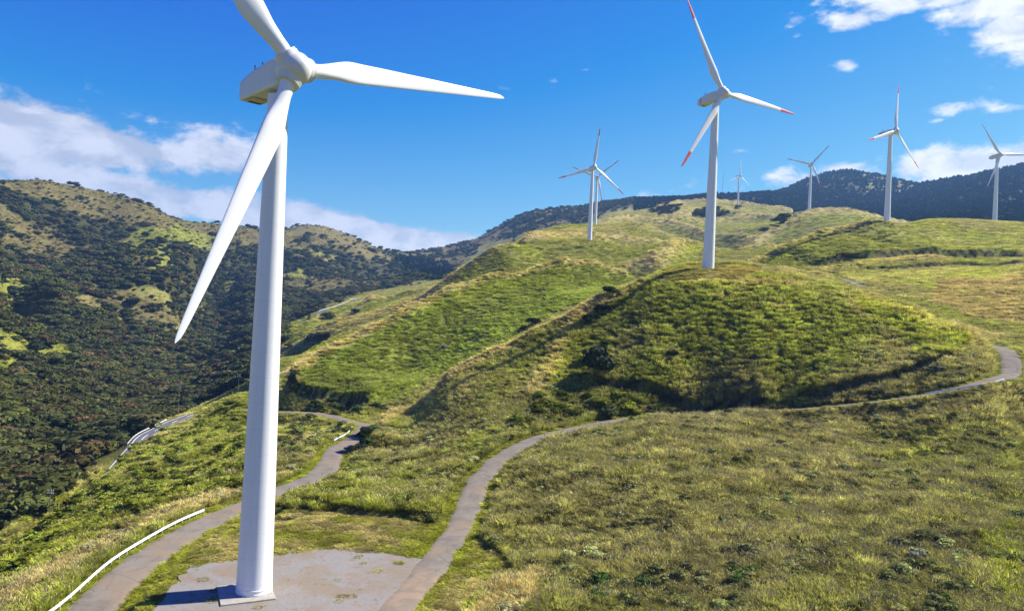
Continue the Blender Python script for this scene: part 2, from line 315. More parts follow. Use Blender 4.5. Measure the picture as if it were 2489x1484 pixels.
ROADS_W = []          # (points N x 2, z N, half width, shoulder)
FLATS = []            # round levelled places (x, y, z, r0, r1)
def ground(x, y):
    x = np.asarray(x, float); y = np.asarray(y, float); z = base_z(x, y)
    for (pt, h, w_) in CRESTS:
        q_ = w_ * 6; lo = pt.min(0) - q_; hi = pt.max(0) + q_; m = (x > lo[0]) & (x < hi[0]) & (y > lo[1]) & (y < hi[1])
        if not np.any(m): continue
        sd, ss = bank_sd(pt, x[m], y[m]); d = np.abs(sd + (fbm(x[m], y[m], w_ * 2, 3, 73) - .5) * w_ * .7); z[m] -= h * (1 - np.exp(-d / w_)) * np.exp(-(d / (2.6 * w_)) ** 2)
    for (cx, cy, dz, w_) in BUMPS: z = z + dz * np.exp(-((x - cx) ** 2 + (y - cy) ** 2) / (w_ * w_))
    for (cx, cy, cz, r0, r1) in FLATS:
        d = np.hypot(x - cx, y - cy); w = 1 - sstep(d, r0, r1); z = z * (1 - w) + cz * w
    for (pt, h) in BANKS:
        lo = pt.min(0) - 55; hi = pt.max(0) + 55; m = (x > lo[0]) & (x < hi[0]) & (y > lo[1]) & (y < hi[1])
        if not np.any(m): continue
        sd, ss = bank_sd(pt, x[m], y[m]); sd = sd + (fbm(x[m], y[m], 5, 3, 71) - .5) * 1.2; k_ = max(1., math.hypot(*pt.mean(0)) / 240); w = sstep(sd / k_, -.7, .6) * (1 - sstep(sd / k_, 3, 24)) * sstep(ss, 0, .10) * (1 - sstep(ss, .90, 1.0)); z[m] += w * h * (.6 + .8 * fbm(x[m], y[m], 11, 2, 72))
    for (pt, pz, hw, sh) in ROADS_W:
        lo = pt.min(0) - hw - sh; hi = pt.max(0) + hw + sh
        m = (x > lo[0]) & (x < hi[0]) & (y > lo[1]) & (y < hi[1])
        if not np.any(m): continue
        xm = x[m]; ym = y[m]; best = np.full(xm.shape, 1e9); bz = np.zeros(xm.shape)
        for i in range(len(pt) - 1):
            a = pt[i]; e = pt[i + 1] - a; L2 = e @ e
            if L2 < 1e-6: continue
            s = np.clip(((xm - a[0]) * e[0] + (ym - a[1]) * e[1]) / L2, 0, 1)
            d = np.hypot(xm - a[0] - s * e[0], ym - a[1] - s * e[1]); k = d < best
            best = np.where(k, d, best); bz = np.where(k, pz[i] + s * (pz[i + 1] - pz[i]), bz)
        w = 1 - sstep(best, hw + .5, hw + sh); zz = z[m]; z[m] = zz * (1 - w) + (bz - .10) * w
    return z
def bank_face(x, y):
    out = np.zeros(x.shape)
    for (pt, h) in BANKS:
        lo = pt.min(0) - 8; hi = pt.max(0) + 8; m = (x > lo[0]) & (x < hi[0]) & (y > lo[1]) & (y < hi[1])
        if not np.any(m): continue
        sd, ss = bank_sd(pt, x[m], y[m]); sd = sd + (fbm(x[m], y[m], 5, 3, 71) - .5) * 1.2
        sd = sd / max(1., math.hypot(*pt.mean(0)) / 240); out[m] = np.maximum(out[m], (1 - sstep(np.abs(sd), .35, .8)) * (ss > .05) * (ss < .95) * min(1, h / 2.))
    return out
def road_dist(x, y):
    out = np.full(np.shape(x), 1e9)
    for (pt, pz, hw, sh) in ROADS_W:
        lo = pt.min(0) - 30; hi = pt.max(0) + 30
        m = (x > lo[0]) & (x < hi[0]) & (y > lo[1]) & (y < hi[1])
        if not np.any(m): continue
        xm = x[m]; ym = y[m]; best = np.full(xm.shape, 1e9)
        for i in range(len(pt) - 1):
            a = pt[i]; e = pt[i + 1] - a; L2 = e @ e
            if L2 < 1e-6: continue
            s = np.clip(((xm - a[0]) * e[0] + (ym - a[1]) * e[1]) / L2, 0, 1)
            best = np.minimum(best, np.hypot(xm - a[0] - s * e[0], ym - a[1] - s * e[1]))
        out[m] = np.minimum(out[m], best - hw)
    return out

# ------------------------------------------------------------------ lanes and roads (photo positions, snapped onto the land)
def smooth_line(Q, step=2.0):
    Q = [np.array(q, float) for q in Q]; out = []
    for i in range(len(Q) - 1):
        p0 = Q[max(i - 1, 0)]; p1 = Q[i]; p2 = Q[i + 1]; p3 = Q[min(i + 2, len(Q) - 1)]
        n = max(2, int(np.hypot(*(p2 - p1)[:2]) / step))
        for k in range(n):
            t = k / n
            out.append(.5 * ((2 * p1) + (p2 - p0) * t + (2 * p0 - 5 * p1 + 4 * p2 - p3) * t * t + (3 * p1 - p0 - 3 * p2 + p3) * t ** 3))
    out.append(Q[-1]); return np.array(out)
def world_line(pts, step=2.0, sm=9):
    Q = []
    for p in pts:
        if len(p) == 3:
            a, t = pix(p[0], p[1]); r = p[2]; Q.append((r * math.sin(a), r * math.cos(a), HC + t * r))
        else: Q.append(tuple(ray_hit(p[0], p[1])))
    L = smooth_line(Q, step)
    for k in range(3):
        L[1:-1] = (L[:-2] + 2 * L[1:-1] + L[2:]) / 4
    return L
ROAD_DEF = {
 'lane': ([(905, 1560), (945, 1500), (1005, 1430), (1070, 1350), (1112, 1290), (1140, 1230), (1160, 1180), (1190, 1135), (1250, 1088), (1320, 1060), (1400, 1039, 178), (1500, 1030, 190), (1600, 1024, 197), (1720, 1014, 198), (1850, 1001, 194), (2000, 988, 190), (2200, 964, 189),
           (2330, 942, 190), (2420, 918, 198), (2458, 893, 212), (2452, 868, 232), (2425, 845, 252), (2385, 825, 275), (2320, 800, 300), (2200, 765, 330), (2120, 730, 350), (2070, 706, 370), (2090, 693, 388), (2060, 680, 410), (2010, 680, 440)], 2.1),
 'lower_lane': ([(90, 1570), (190, 1492), (268, 1430), (335, 1368), (398, 1326), (480, 1283), (560, 1245), (620, 1215), (690, 1190), (750, 1170), (795, 1135), (815, 1100), (850, 1068), (886, 1042), (885, 1018, 264), (845, 1004, 280), (780, 993, 296), (680, 984, 312), (600, 975, 325)], 2.75),
 'valley_road': ([(470, 1008, 380), (425, 1025, 366), (385, 1042, 354), (352, 1053, 346), (335, 1078, 338), (318, 1108, 334), (280, 1150, 322), (230, 1205, 300), (190, 1245, 280), (120, 1305, 258), (40, 1370, 236), (-60, 1450, 214)], 3.4),
 'far_road': ([(760, 763, 850), (775, 757, 872), (800, 749, 900), (850, 735, 935), (866, 726, 960), (900, 722, 1050)], 3.0),
}
TURB = {
 'A': (-28.43, 85.437, 0.0, .793, -.662), 'B': (67.33, 253.7, 51.49, 1.115, -.465), 'C': (61.27, 603.48, 94.59, 1.299, .143), 'D': (96.81, 893.99, 140.97, 1.5245, .853),
 'E': (445.7, 1476.5, 266.36, 1.026, .087), 'F': (383.18, 958.7, 183.2, 1.595, .701), 'G': (246.9, 487.5, 104.5, 1.015, .183), 'H': (430.06, 658.0, 133.5, 1.402, -.59)}
TRUE_H = {}
FLATS.append((-22, 82, 0.0, 17, 27)); TFLAT = []

for k_, v_ in TURB.items():
    if k_ != 'A': TFLAT.append((v_[0], v_[1], v_[2]))
BANK_PX = [([(1415, 938), (1480, 947), (1600, 960), (1750, 976), (1870, 982), (1910, 976)], 2.3), ([(1905, 978), (2000, 962), (2130, 936), (2200, 915), (2270, 888), (2335, 862)], 1.7),
 ([(1955, 648), (2050, 634), (2150, 636), (2300, 631), (2400, 628), (2520, 623)], 4.6), ([(2080, 655), (2200, 655), (2350, 648), (2520, 640)], 1.9), ([(712, 900), (700, 925), (715, 955), (770, 972), (850, 982), (905, 985)], 4.2), ([(912, 1034), (894, 1066), (876, 1098)], 3.0),
 ([(685, 1216), (760, 1233), (860, 1251), (1000, 1257), (1085, 1266)], 1.1), ([(930, 1138), (1010, 1130), (1075, 1106)], 1.2), ([(1178, 1290), (1205, 1312), (1240, 1335), (1262, 1372)], -1.2), ([(730, 835), (765, 826), (800, 826)], 5.0), ([(1780, 588), (1860, 566), (1920, 556)], .8), ([(1300, 605), (1360, 610), (1440, 606)], 1.5)]
CREST_PX = [([(1300, 640, 470), (1400, 630, 500), (1500, 600, 540), (1600, 590, 560)], 6, 20), ([(1590, 662, 440), (1660, 648, 455), (1740, 638, 470)], 5, 16), ([(1480, 580, 640), (1560, 572, 660), (1640, 560, 690)], 7, 20), ([(1540, 530, 1000), (1620, 545, 900), (1700, 552, 850)], 14, 30), ([(1950, 545, 780), (2050, 532, 830), (2150, 530, 880)], 10, 28),([(715, 888, 335), (800, 840, 350), (900, 790, 370), (1000, 737, 390), (1100, 690, 410), (1200, 651, 430), (1300, 632, 440), (1370, 602, 450), (1450, 597, 460), (1520, 622, 450)], 8, 18),
 ([(905, 1022, 256), (950, 997, 254), (1100, 900, 250), (1200, 843, 248), (1300, 788, 248), (1400, 745, 250), (1480, 712, 254), (1560, 676, 260)], 4, 10),
 ([(1240, 582, 560), (1190, 597, 560), (1145, 628, 560), (1100, 658, 560), (1060, 690, 560), (950, 742, 570), (850, 775, 580), (770, 805, 590), (690, 838, 600)], 7, 20),
 ([(1740, 638, 470), (1800, 616, 480), (1900, 588, 500), (2000, 562, 522), (2100, 549, 540)], 9, 22), ([(1590, 612, 540), (1640, 585, 610), (1700, 566, 690), (1740, 562, 700), (1860, 559, 710), (1920, 566, 720), (1960, 582, 650)], 14, 26),
 ([(1430, 548, 1000), (1480, 516, 1050), (1540, 510, 1080), (1620, 520, 1080), (1720, 540, 1000), (1800, 549, 950)], 24, 36), ([(1810, 566, 840), (1860, 540, 950), (1900, 520, 1000), (1960, 512, 1030), (2050, 513, 1060), (2120, 522, 1080), (2200, 536, 1100)], 22, 40),
 ([(1600, 499, 1650), (1650, 486, 1750), (1720, 482, 1750), (1800, 487, 1800), (1870, 501, 1700), (1920, 513, 1600)], 34, 60), ([(1600, 515, 1280), (1680, 508, 1310), (1760, 507, 1330), (1850, 516, 1350), (1900, 526, 1300)], 26, 45),
 ([(1280, 572, 640), (1350, 562, 700), (1410, 559, 735), (1550, 553, 750), (1650, 549, 760), (1720, 556, 740)], 13, 26), ([(1900, 650, 350), (2000, 668, 345), (2100, 712, 332), (2200, 742, 316), (2300, 775, 302), (2400, 806, 296)], 4, 12),
 ([(1460, 700, 258), (1400, 760, 245), (1370, 830, 232), (1340, 900, 216), (1300, 960, 200)], 3, 8), ([(1990, 640, 455), (2100, 628, 470), (2300, 622, 500)], 3, 12), ([(900, 714, 800), (950, 708, 800), (990, 697, 800), (1060, 690, 800)], 10, 25), ([(760, 766, 750), (850, 739, 780), (900, 714, 800)], 8, 22)]
for cp_, ch_, cw_ in CREST_PX:
    CRESTS.append((np.array([(r_ * math.sin(pix(px, py)[0]), r_ * math.cos(pix(px, py)[0])) for px, py, r_ in cp_]), ch_, cw_))
for tx_, ty_, tz_ in TFLAT:          # the land meets each tower foot
    g_ = float(ground(np.array([tx_]), np.array([ty_]))[0]); BUMPS.append((tx_, ty_, tz_ - g_, 16 + .07 * math.hypot(tx_, ty_)))
for tx_, ty_, tz_ in TFLAT: FLATS.append((tx_, ty_, tz_, 2.5, 9))
for bp_, bh_ in BANK_PX:
    BANKS.append((np.array([ray_hit(px, py)[:2] for px, py in bp_]), bh_))
_new = []
for nm, (pts, hw) in ROAD_DEF.items():
    L = world_line(pts)
    # settle the height: on the land where it is seen, then smoothed along the lane
    z = L[:, 2].copy(); zg = ground(L[:, 0], L[:, 1]); z = np.where(np.abs(z - zg) < 6, .4 * z + .6 * zg, z)
    for k in range(30): z[1:-1] = (z[:-2] + 2 * z[1:-1] + z[2:]) / 4
    L[:, 2] = z; _new.append((nm, L, hw))
ROAD_L = {}
for nm, L, hw in _new:
    ROADS_W.append((L[:, :2].copy(), L[:, 2].copy(), hw, 5.5 if nm != 'valley_road' else 6.5)); ROAD_L[nm] = (L, hw)

# ------------------------------------------------------------------ land cover
def to_pix(x, y, z):
    d0 = x * CR[0] + y * CR[1] + (z - HC) * CR[2]; d1 = x * CU[0] + y * CU[1] + (z - HC) * CU[2]; d2 = np.maximum(x * CF[0] + y * CF[1] + (z - HC) * CF[2], 1.0)
    return 1244.5 + FPX * d0 / d2, 742 - FPX * d1 / d2
def in_poly(px, py, poly):
    c = np.zeros(px.shape, bool); n = len(poly)
    for i in range(n):
        x1, y1 = poly[i]; x2, y2 = poly[(i + 1) % n]
        if y1 == y2: continue
        c ^= ((y1 > py) != (y2 > py)) & (px < (x2 - x1) * (py - y1) / (y2 - y1) + x1)
    return c
def line_d(px, py, line):
    best = np.full(px.shape, 1e9)
    for i in range(len(line) - 1):
        ax, ay = line[i]; ex = line[i + 1][0] - ax; ey = line[i + 1][1] - ay
        s = np.clip(((px - ax) * ex + (py - ay) * ey) / (ex * ex + ey * ey), 0, 1)
        best = np.minimum(best, np.hypot(px - ax - s * ex, py - ay - s * ey))
    return best
SUSUKI = np.array((.180, .172, .085)); GREEN = np.array((.165, .180, .045)); LUSH = np.array((.190, .215, .026)); DEEP = np.array((.070, .110, .026))
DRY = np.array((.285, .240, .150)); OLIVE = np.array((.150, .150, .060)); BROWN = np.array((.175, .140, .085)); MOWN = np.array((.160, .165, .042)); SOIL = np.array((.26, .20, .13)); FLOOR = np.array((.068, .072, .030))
SHADED_EARTH = np.array((.022, .018, .012))  # bare bank earth, near black because shade is put into its colour
LEFT_FOREST = [(-900, 200), (1180, 200), (1620, 400), (1620, 488), (1560, 500), (1480, 512), (1430, 540), (1330, 556), (1240, 575), (1180, 592), (1095, 658), (1000, 690), (900, 706), (850, 720), (780, 750), (690, 790), (675, 850), (640, 900), (605, 932), (430, 1006), (320, 1080), (180, 1166), (60, 1270), (0, 1325), (-900, 1900)]
MEADOWS = [  # (polygon, colour, amount, r0)
 ([(-400, 420), (0, 430), (100, 432), (200, 445), (300, 468), (400, 502), (520, 540), (600, 548), (560, 566), (505, 560), (440, 575), (380, 545), (300, 548), (255, 530), (220, 500), (120, 480), (0, 458), (-400, 460)], BROWN * .46 + GREEN * .2, .9, 800),
 ([(299, 586), (342, 565), (397, 561), (379, 550), (433, 547), (505, 565), (523, 583), (505, 601), (450, 604), (397, 590), (342, 597), (299, 594)], GREEN * .85, 1., 800),
 ([(346, 626), (397, 601), (433, 644), (436, 658), (379, 655), (346, 640)], GREEN * .85, 1., 800),
 ([(-300, 620), (0, 662), (36, 676), (112, 705), (72, 712), (0, 730), (-300, 760)], GREEN * .95, 1., 600),
 ([(123, 723), (216, 723), (260, 752), (234, 763), (162, 734)], DRY * .35 + GREEN * .2, 1., 600),
 ([(-300, 760), (0, 788), (54, 803), (126, 831), (216, 864), (180, 875), (90, 864), (36, 905), (0, 905), (-300, 900)], GREEN * .95, 1., 400),
 ([(306, 694), (397, 694), (407, 734), (379, 741), (342, 730)], OLIVE, .8, 600),
 ([(684, 540), (768, 528), (823, 545), (960, 605), (990, 618), (930, 622), (860, 606), (823, 590), (721, 572), (684, 566), (600, 560), (600, 545)], BROWN * .5 + GREEN * .18, .9, 800),
 ([(681, 651), (721, 655), (793, 683), (739, 676)], GREEN * 1.1, 1., 600), ([(681, 583), (760, 600), (830, 630), (800, 630), (700, 600)], OLIVE, .8, 600),
 ([(540, 690), (580, 694), (566, 704), (548, 700)], GREEN, 1., 600), ([(590, 735), (625, 755), (600, 762)], GREEN, 1., 600), ([(420, 780), (470, 800), (440, 806)], OLIVE, 1., 600),
 ([(1000, 606), (1120, 585), (1180, 565), (1240, 545), (1250, 556), (1180, 590), (1100, 612), (1000, 620)], BROWN * .8, .8, 1000),
 ([(1270, 505), (1330, 500), (1420, 496), (1420, 512), (1330, 518), (1270, 524)], BROWN, .7, 1000)]
DRY_LINES = [([(700, 905), (715, 888), (800, 840), (900, 790), (1000, 737), (1100, 692), (1200, 654), (1300, 636)], 9, 320, 480, .95),
 ([(905, 1028), (1000, 975), (1100, 915), (1200, 855), (1300, 800), (1400, 757), (1480, 722), (1560, 684)], 15, 200, 275, .9),
 ([(905, 1034), (1000, 990), (1060, 960), (1150, 900)], 15, 200, 275, .7),
 ([(-20, 1478), (60, 1440), (150, 1386), (300, 1305), (380, 1262), (450, 1238), (530, 1208), (600, 1188)], 17, 60, 160, .95),
 ([(1145, 626), (1100, 662), (1060, 694), (950, 750), (850, 790), (780, 810)], 13, 480, 640, .8), ([(1190, 597), (1100, 660)], 8, 480, 640, .7), ([(1240, 582), (1340, 575), (1420, 570), (1500, 575)], 9, 500, 760, .5),
 ([(605, 938), (520, 972), (440, 1010)], 7, 300, 400, .8), ([(690, 838), (770, 803), (850, 774), (950, 741), (1060, 690)], 5, 540, 640, .8), ([(600, 1140), (700, 1090), (780, 1050), (850, 1030)], 6, 180, 260, .5),
 ([(1300, 600), (1380, 592), (1500, 575), (1600, 570)], 8, 440, 620, .4), ([(1740, 640), (1820, 612), (1930, 580)], 3, 400, 560, .7), ([(2100, 720), (2200, 760), (2350, 812), (2489, 880)], 12, 225, 340, .35),
 ([(1600, 676), (1720, 684), (1860, 690), (1960, 690)], 10, 240, 268, .5), ([(600, 1196), (680, 1160), (760, 1110)], 9, 100, 220, .6), ([(1650, 548), (1500, 552), (1340, 560), (1280, 574)], 4, 600, 900, .6)]
PATCH = [  # (polygon, colour, amount, r0, r1)
 ([(1120, 1520), (1180, 1440), (1250, 1400), (1300, 1385), (1325, 1405), (1260, 1500)], DRY * 1.15, 1., 60, 130),
 ([(2100, 715), (2200, 745), (2300, 790), (2350, 815), (2335, 850), (2250, 870), (2180, 820), (2080, 745)], LUSH, .75, 200, 262),
 ([(1640, 655), (1900, 672), (1910, 690), (1700, 700), (1560, 690)], LUSH * .9, .55, 235, 290),
 ([(1350, 800), (1400, 790), (1440, 830), (1420, 900), (1390, 950), (1330, 930), (1330, 860)], LUSH, .6, 180, 250),
 ([(1180, 600), (1230, 582), (1300, 592), (1340, 612), (1320, 625), (1240, 615)], LUSH, .8, 500, 620),
 ([(1380, 600), (1450, 598), (1560, 640), (1560, 665), (1480, 640), (1400, 625)], LUSH, .6, 380, 480),
 ([(1570, 590), (1650, 575), (1700, 590), (1690, 640), (1620, 640)], LUSH, .7, 420, 700), ([(1440, 560), (1560, 556), (1570, 572), (1500, 580)], LUSH, .7, 550, 760),
 ([(1740, 560), (1860, 560), (1920, 575), (1850, 590), (1740, 600)], LUSH * .9, .6, 500, 730), ([(1950, 515), (2060, 516), (2180, 540), (2050, 550), (1950, 540)], LUSH * .9, .5, 600, 1100),
 ([(1850, 640), (2020, 560), (2150, 570), (2489, 560), (2489, 615), (2050, 630), (1980, 645)], GREEN * 1.2, .5, 400, 700),
 ([(730, 900), (900, 810), (1100, 700), (1300, 640), (1540, 650), (1560, 680), (1300, 790), (1100, 900), (960, 985), (740, 960)], np.array((.145, .180, .036)), .9, 290, 460),
 ([(1050, 740), (1200, 670), (1400, 640), (1380, 670), (1200, 720), (1080, 790)], LUSH * .9, .7, 350, 460),
 ([(2270, 690), (2489, 660), (2489, 790), (2350, 770), (2270, 730)], np.array((.24, .19, .12)), .8, 300, 460), ([(2030, 650), (2489, 640), (2489, 670), (2250, 690), (2060, 680)], np.array((.26, .25, .11)), .6, 330, 520),
 ([(2300, 660), (2450, 655), (2430, 680), (2300, 684)], LUSH, .5, 330, 520),
 ([(2370, 1330), (2489, 1250), (2489, 1484), (2430, 1484)], LUSH * 1.05, .65, 60, 130), ([(2400, 1100), (2489, 1080), (2489, 1180), (2420, 1200)], GREEN, .5, 60, 170),
 ([(180, 1210), (300, 1130), (480, 1030), (600, 960), (600, 1180), (350, 1235), (150, 1320), (0, 1420), (0, 1340)], LUSH * .8, .65, 120, 400), ([(0, 1350), (180, 1250), (300, 1240), (250, 1310), (0, 1450)], LUSH * .85, .6, 110, 260),
 ([(690, 840), (950, 745), (1000, 720), (990, 700), (900, 712), (690, 800)], GREEN * 1.1, .8, 500, 900), ([(690, 860), (850, 790), (840, 830), (720, 900)], LUSH * .75, .6, 400, 640),
 ([(1200, 880), (1330, 860), (1300, 1010), (1150, 1060), (1060, 1060)], OLIVE, .6, 150, 250), ([(700, 1150), (800, 1080), (780, 1150), (740, 1180)], LUSH, .8, 130, 240),
 ([(680, 1215), (800, 1180), (1100, 1180), (1110, 1240), (800, 1250)], LUSH * .9, .45, 100, 170), ([(1540, 500), (1680, 484), (1900, 515), (1700, 550), (1450, 552), (1430, 545)], np.array((.23, .215, .10)), .8, 900, 2000)]
MOWN_POLY = [(-20, 1600), (150, 1500), (330, 1400), (420, 1340), (560, 1262), (640, 1228), (820, 1240), (1060, 1268), (1110, 1290), (1180, 1310), (1225, 1350), (1262, 1385), (1195, 1430), (1140, 1484), (1100, 1620)]
CLUMPS = [([(1590, 513), (1615, 497), (1645, 502), (1642, 518), (1600, 521)], 1100, 1900), ([(1690, 512), (1770, 509), (1800, 518), (1740, 526), (1700, 522)], 1000, 1500), ([(1840, 556), (1900, 536), (1930, 532), (1900, 548), (1860, 562)], 700, 1000), ([(1735, 568), (1735, 552), (1850, 556), (1860, 568)], 730, 900), ([(1430, 700), (1500, 690), (1470, 730), (1440, 790), (1425, 780)], 225, 262)]
CONIF = [(975, 625), (1090, 640), (1095, 672), (1060, 676), (990, 655), (960, 640)]
def cover(x, y, z=None):
    """returns colour (N,3), forest density, tuft height, conifer flag"""
    if z is None: z = ground(x, y)
    r = np.hypot(x, y); px, py = to_pix(x, y, z); fr = (y > 5)
    jn = (fbm(x, y, 14, 3, 21) - .5); jm = (fbm(x, y, 5, 3, 22) - .5); jx = px + jn * 46 + jm * 10; jy = py + (fbm(x, y, 14, 3, 23) - .5) * 22
    n1 = fbm(x, y, 30, 4, 4); n2 = fbm(x, y, 7, 3, 5); n3 = fbm(x, y, 90, 3, 6)
    k = sstep(n1, .36, .64)[:, None]; col = GREEN * (1 - k) + SUSUKI * k
    k = (sstep(n2, .55, .78) * .45)[:, None]; col = col * (1 - k) + DRY * .75 * k
    k = (sstep(n3, .55, .72) * .4)[:, None]; col = col * (1 - k) + OLIVE * k
    nearm = ((r < 185) & (px > 1180))[:, None] * .55; col = col * (1 - nearm) + (SUSUKI * (0.72 + .5 * n1[:, None])) * nearm
    hgt = .95 + .5 * n2
    for poly, cc, am, r0, r1 in PATCH:
        m = in_poly(jx, jy, poly) & (r > r0) & (r < r1) & fr
        w = (m * am * (.55 + .75 * n2))[:, None].clip(0, 1); col = col * (1 - w) + cc * (.8 + .4 * n1[:, None]) * w
    for line, wd, r0, r1, am in DRY_LINES:
        d = line_d(px + jm * 12, py + jn * 8, line); w = ((1 - sstep(d, wd * .45, wd * 1.15)) * am * (r > r0) * (r < r1) * fr)[:, None]
        w = w * np.clip(.45 + 1.1 * n2[:, None], 0, 1); col = col * (1 - w) + DRY * w
    forest = np.zeros(len(r)); con = np.zeros(len(r))
    lf = in_poly(jx, jy, LEFT_FOREST) & (r > 268) & fr & ~((px > 1180) & (r < 1500))
    forest[lf] = 1.0
    for poly, cc, am, r0 in MEADOWS:
        m = in_poly(px + jn * 70, py + (fbm(x, y, 45, 3, 24) - .5) * 60 + jm * 8, poly) & (r > r0) & fr
        col = np.where(m[:, None], cc * (.75 + .5 * n2[:, None]), col); forest[m] = np.where(n2[m] > .56, .3, .05) if am >= 1 else np.where(n2[m] > .54, .42, .12)
    up = lf & (forest > .5)
    op = up & (n3 + .25 * n2 > .77) & (r > 600); forest[op] = .3; col = np.where(op[:, None], (BROWN * .34 + OLIVE * .30) * (.8 + .4 * n2[:, None]), col)
    ftf = fr & (r > 1900) & (px > 1540); forest[ftf] = 1; con[ftf] = 1
    ftf = fr & (r > 1150) & (px > 1930) & ~((r < 1500) & (px < 2260) & (py < 530)); forest[ftf] = 1; con[ftf] = 1
    br = fr & (r > 2600) & (py < 466 - .0 * px) & (px > 2080) & (px < 2260) & (n2 > .5); forest[br] = .5
    for poly, r0, r1 in CLUMPS:
        m = in_poly(jx, jy, poly) & (r > r0) & (r < r1) & fr; forest[m] = .55 if r0 > 300 else .25
    cc_ = in_poly(jx, jy, CONIF) & (r > 1200); con[cc_] = 1; forest[cc_] = 1
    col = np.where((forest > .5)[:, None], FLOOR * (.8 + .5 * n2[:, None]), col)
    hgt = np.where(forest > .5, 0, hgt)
    mw = in_poly(px + jm * 18, py + jn * 10, MOWN_POLY) & (r < 135) & fr
    mc = MOWN * (.55 + .9 * n2[:, None]); q = sstep(fbm(x, y, 4.5, 4, 8), .42, .62)[:, None] * .75; mc = mc * (1 - q) + DRY * .8 * q
    col = np.where(mw[:, None], mc, col); hgt = np.where(mw, .2, hgt)
    t2 = (np.hypot(x - 66.5, y - 251) < 19 + jn * 8); col = np.where(t2[:, None], np.array((.20, .175, .065)) * (.8 + .4 * n2[:, None]), col); hgt = np.where(t2, .25, hgt)
    for (pt, h, w_) in CRESTS:          # dry grass on the wind swept spines, lush flanks below
        q_ = w_ * 3; lo = pt.min(0) - q_; hi = pt.max(0) + q_; m = (x > lo[0]) & (x < hi[0]) & (y > lo[1]) & (y < hi[1])
        if not np.any(m): continue
        sd, ss = bank_sd(pt, x[m], y[m]); d = np.abs(sd + (fbm(x[m], y[m], w_ * 2, 3, 73) - .5) * w_ * .7) / w_; a = (.62 * (1 - sstep(d, .1, .5)) * (hgt[m] > .2))[:, None]; b = (.5 * sstep(d, .5, 1.0) * (1 - sstep(d, 1.8, 2.8)) * (hgt[m] > .2))[:, None]
        cm = col[m]; cm = cm * (1 - b) + (GREEN * .78) * b; cm = cm * (1 - a) + DRY * a; col[m] = cm
    bf = bank_face(x, y); col = col * (1 - bf[:, None]) + SHADED_EARTH * bf[:, None]; hgt = np.where(bf > .5, 0, hgt)
    cut = in_poly(jx, jy, [(30, 1345), (95, 1290), (160, 1215), (185, 1195), (205, 1215), (120, 1305), (60, 1350)]) & (r > 190) & (r < 320); col = np.where(cut[:, None], SHADED_EARTH * 1.2, col); hgt = np.where(cut, 0, hgt); forest = np.where(cut, 0, forest)
    rd = road_dist(x, y); v = (1 - sstep(rd, .6, 2.6)); w = (v * .75 * (hgt > .1))[:, None]; col = col * (1 - w) + LUSH * .75 * w; hgt = np.where((rd < 2.0) & (hgt > .2), .2, hgt); forest = np.where(rd < 3.5, 0, forest)
    return col, forest, hgt, con, rd

# ------------------------------------------------------------------ materials
def new_mat(name):
    m = bpy.data.materials.new(name); m.use_nodes = True; t = NT(m.node_tree); t.n.clear()
    out = t.n.new('ShaderNodeOutputMaterial'); b = t.n.new('ShaderNodeBsdfPrincipled'); t.l.new(b.outputs[0], out.inputs[0])
    return m, t, b, out
def geo_pos(t): return t.n.new('ShaderNodeNewGeometry').outputs['Position']
def bump(t, b, h, strength, dist):
    bp = t.node('ShaderNodeBump', inp={'Height': h, 'Strength': strength, 'Distance': dist}); t.l.new(bp.outputs[0], b.inputs['Normal'])
def mat_land():
    m, t, b, o = new_mat('land')
    a = t.node('ShaderNodeAttribute', attribute_name='cover'); p = geo_pos(t)
    n = t.noise(p, .9, 6, .65); n2 = t.noise(p, 4.5, 4, .6); n3 = t.noise(p, .06, 6, .6)
    c = t.mix(1.0, a.outputs['Color'], t.mix(t.smooth(n, .3, .7), (.62, .62, .6), (1.35, 1.33, 1.3)), 'MULTIPLY')
    c = t.mix(1.0, c, t.mix(t.smooth(n2, .3, .7), (.7, .7, .7), (1.25, 1.25, 1.2)), 'MULTIPLY')
    c = t.mix(1.0, c, t.mix(n3, (.8, .8, .8), (1.2, 1.2, 1.2)), 'MULTIPLY')
    t.l.new(c, b.inputs['Base Color']); b.inputs['Roughness'].default_value = .95; b.inputs['Specular IOR Level'].default_value = .1
    h = t.m('ADD', t.m('MULTIPLY', n, 1.0), t.m('MULTIPLY', n2, .25)); bump(t, b, h, .8, .7); return m
def mat_leaf(name, var=.3, trans=.25, sat=1.0):
    """leaf / blade colour comes from the plant's own tint"""
    m, t, b, o = new_mat(name)
    a = t.node('ShaderNodeAttribute', attribute_name='tint', attribute_type='INSTANCER')
    oi = t.n.new('ShaderNodeObjectInfo'); rnd = oi.outputs['Random']; g = t.n.new('ShaderNodeNewGeometry')
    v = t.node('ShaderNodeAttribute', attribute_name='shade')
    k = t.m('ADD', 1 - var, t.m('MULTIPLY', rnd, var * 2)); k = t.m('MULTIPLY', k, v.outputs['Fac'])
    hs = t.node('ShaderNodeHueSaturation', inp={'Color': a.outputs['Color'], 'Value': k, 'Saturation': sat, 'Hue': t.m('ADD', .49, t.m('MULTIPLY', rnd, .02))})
    df = t.node('ShaderNodeBsdfDiffuse', inp={'Color': hs.outputs[0]}); tr = t.node('ShaderNodeBsdfTranslucent', inp={'Color': hs.outputs[0]})
    mx = t.node('ShaderNodeMixShader', inp={0: trans, 1: df.outputs[0], 2: tr.outputs[0]}); t.l.new(mx.outputs[0], o.inputs[0]); t.n.remove(b)
    return m
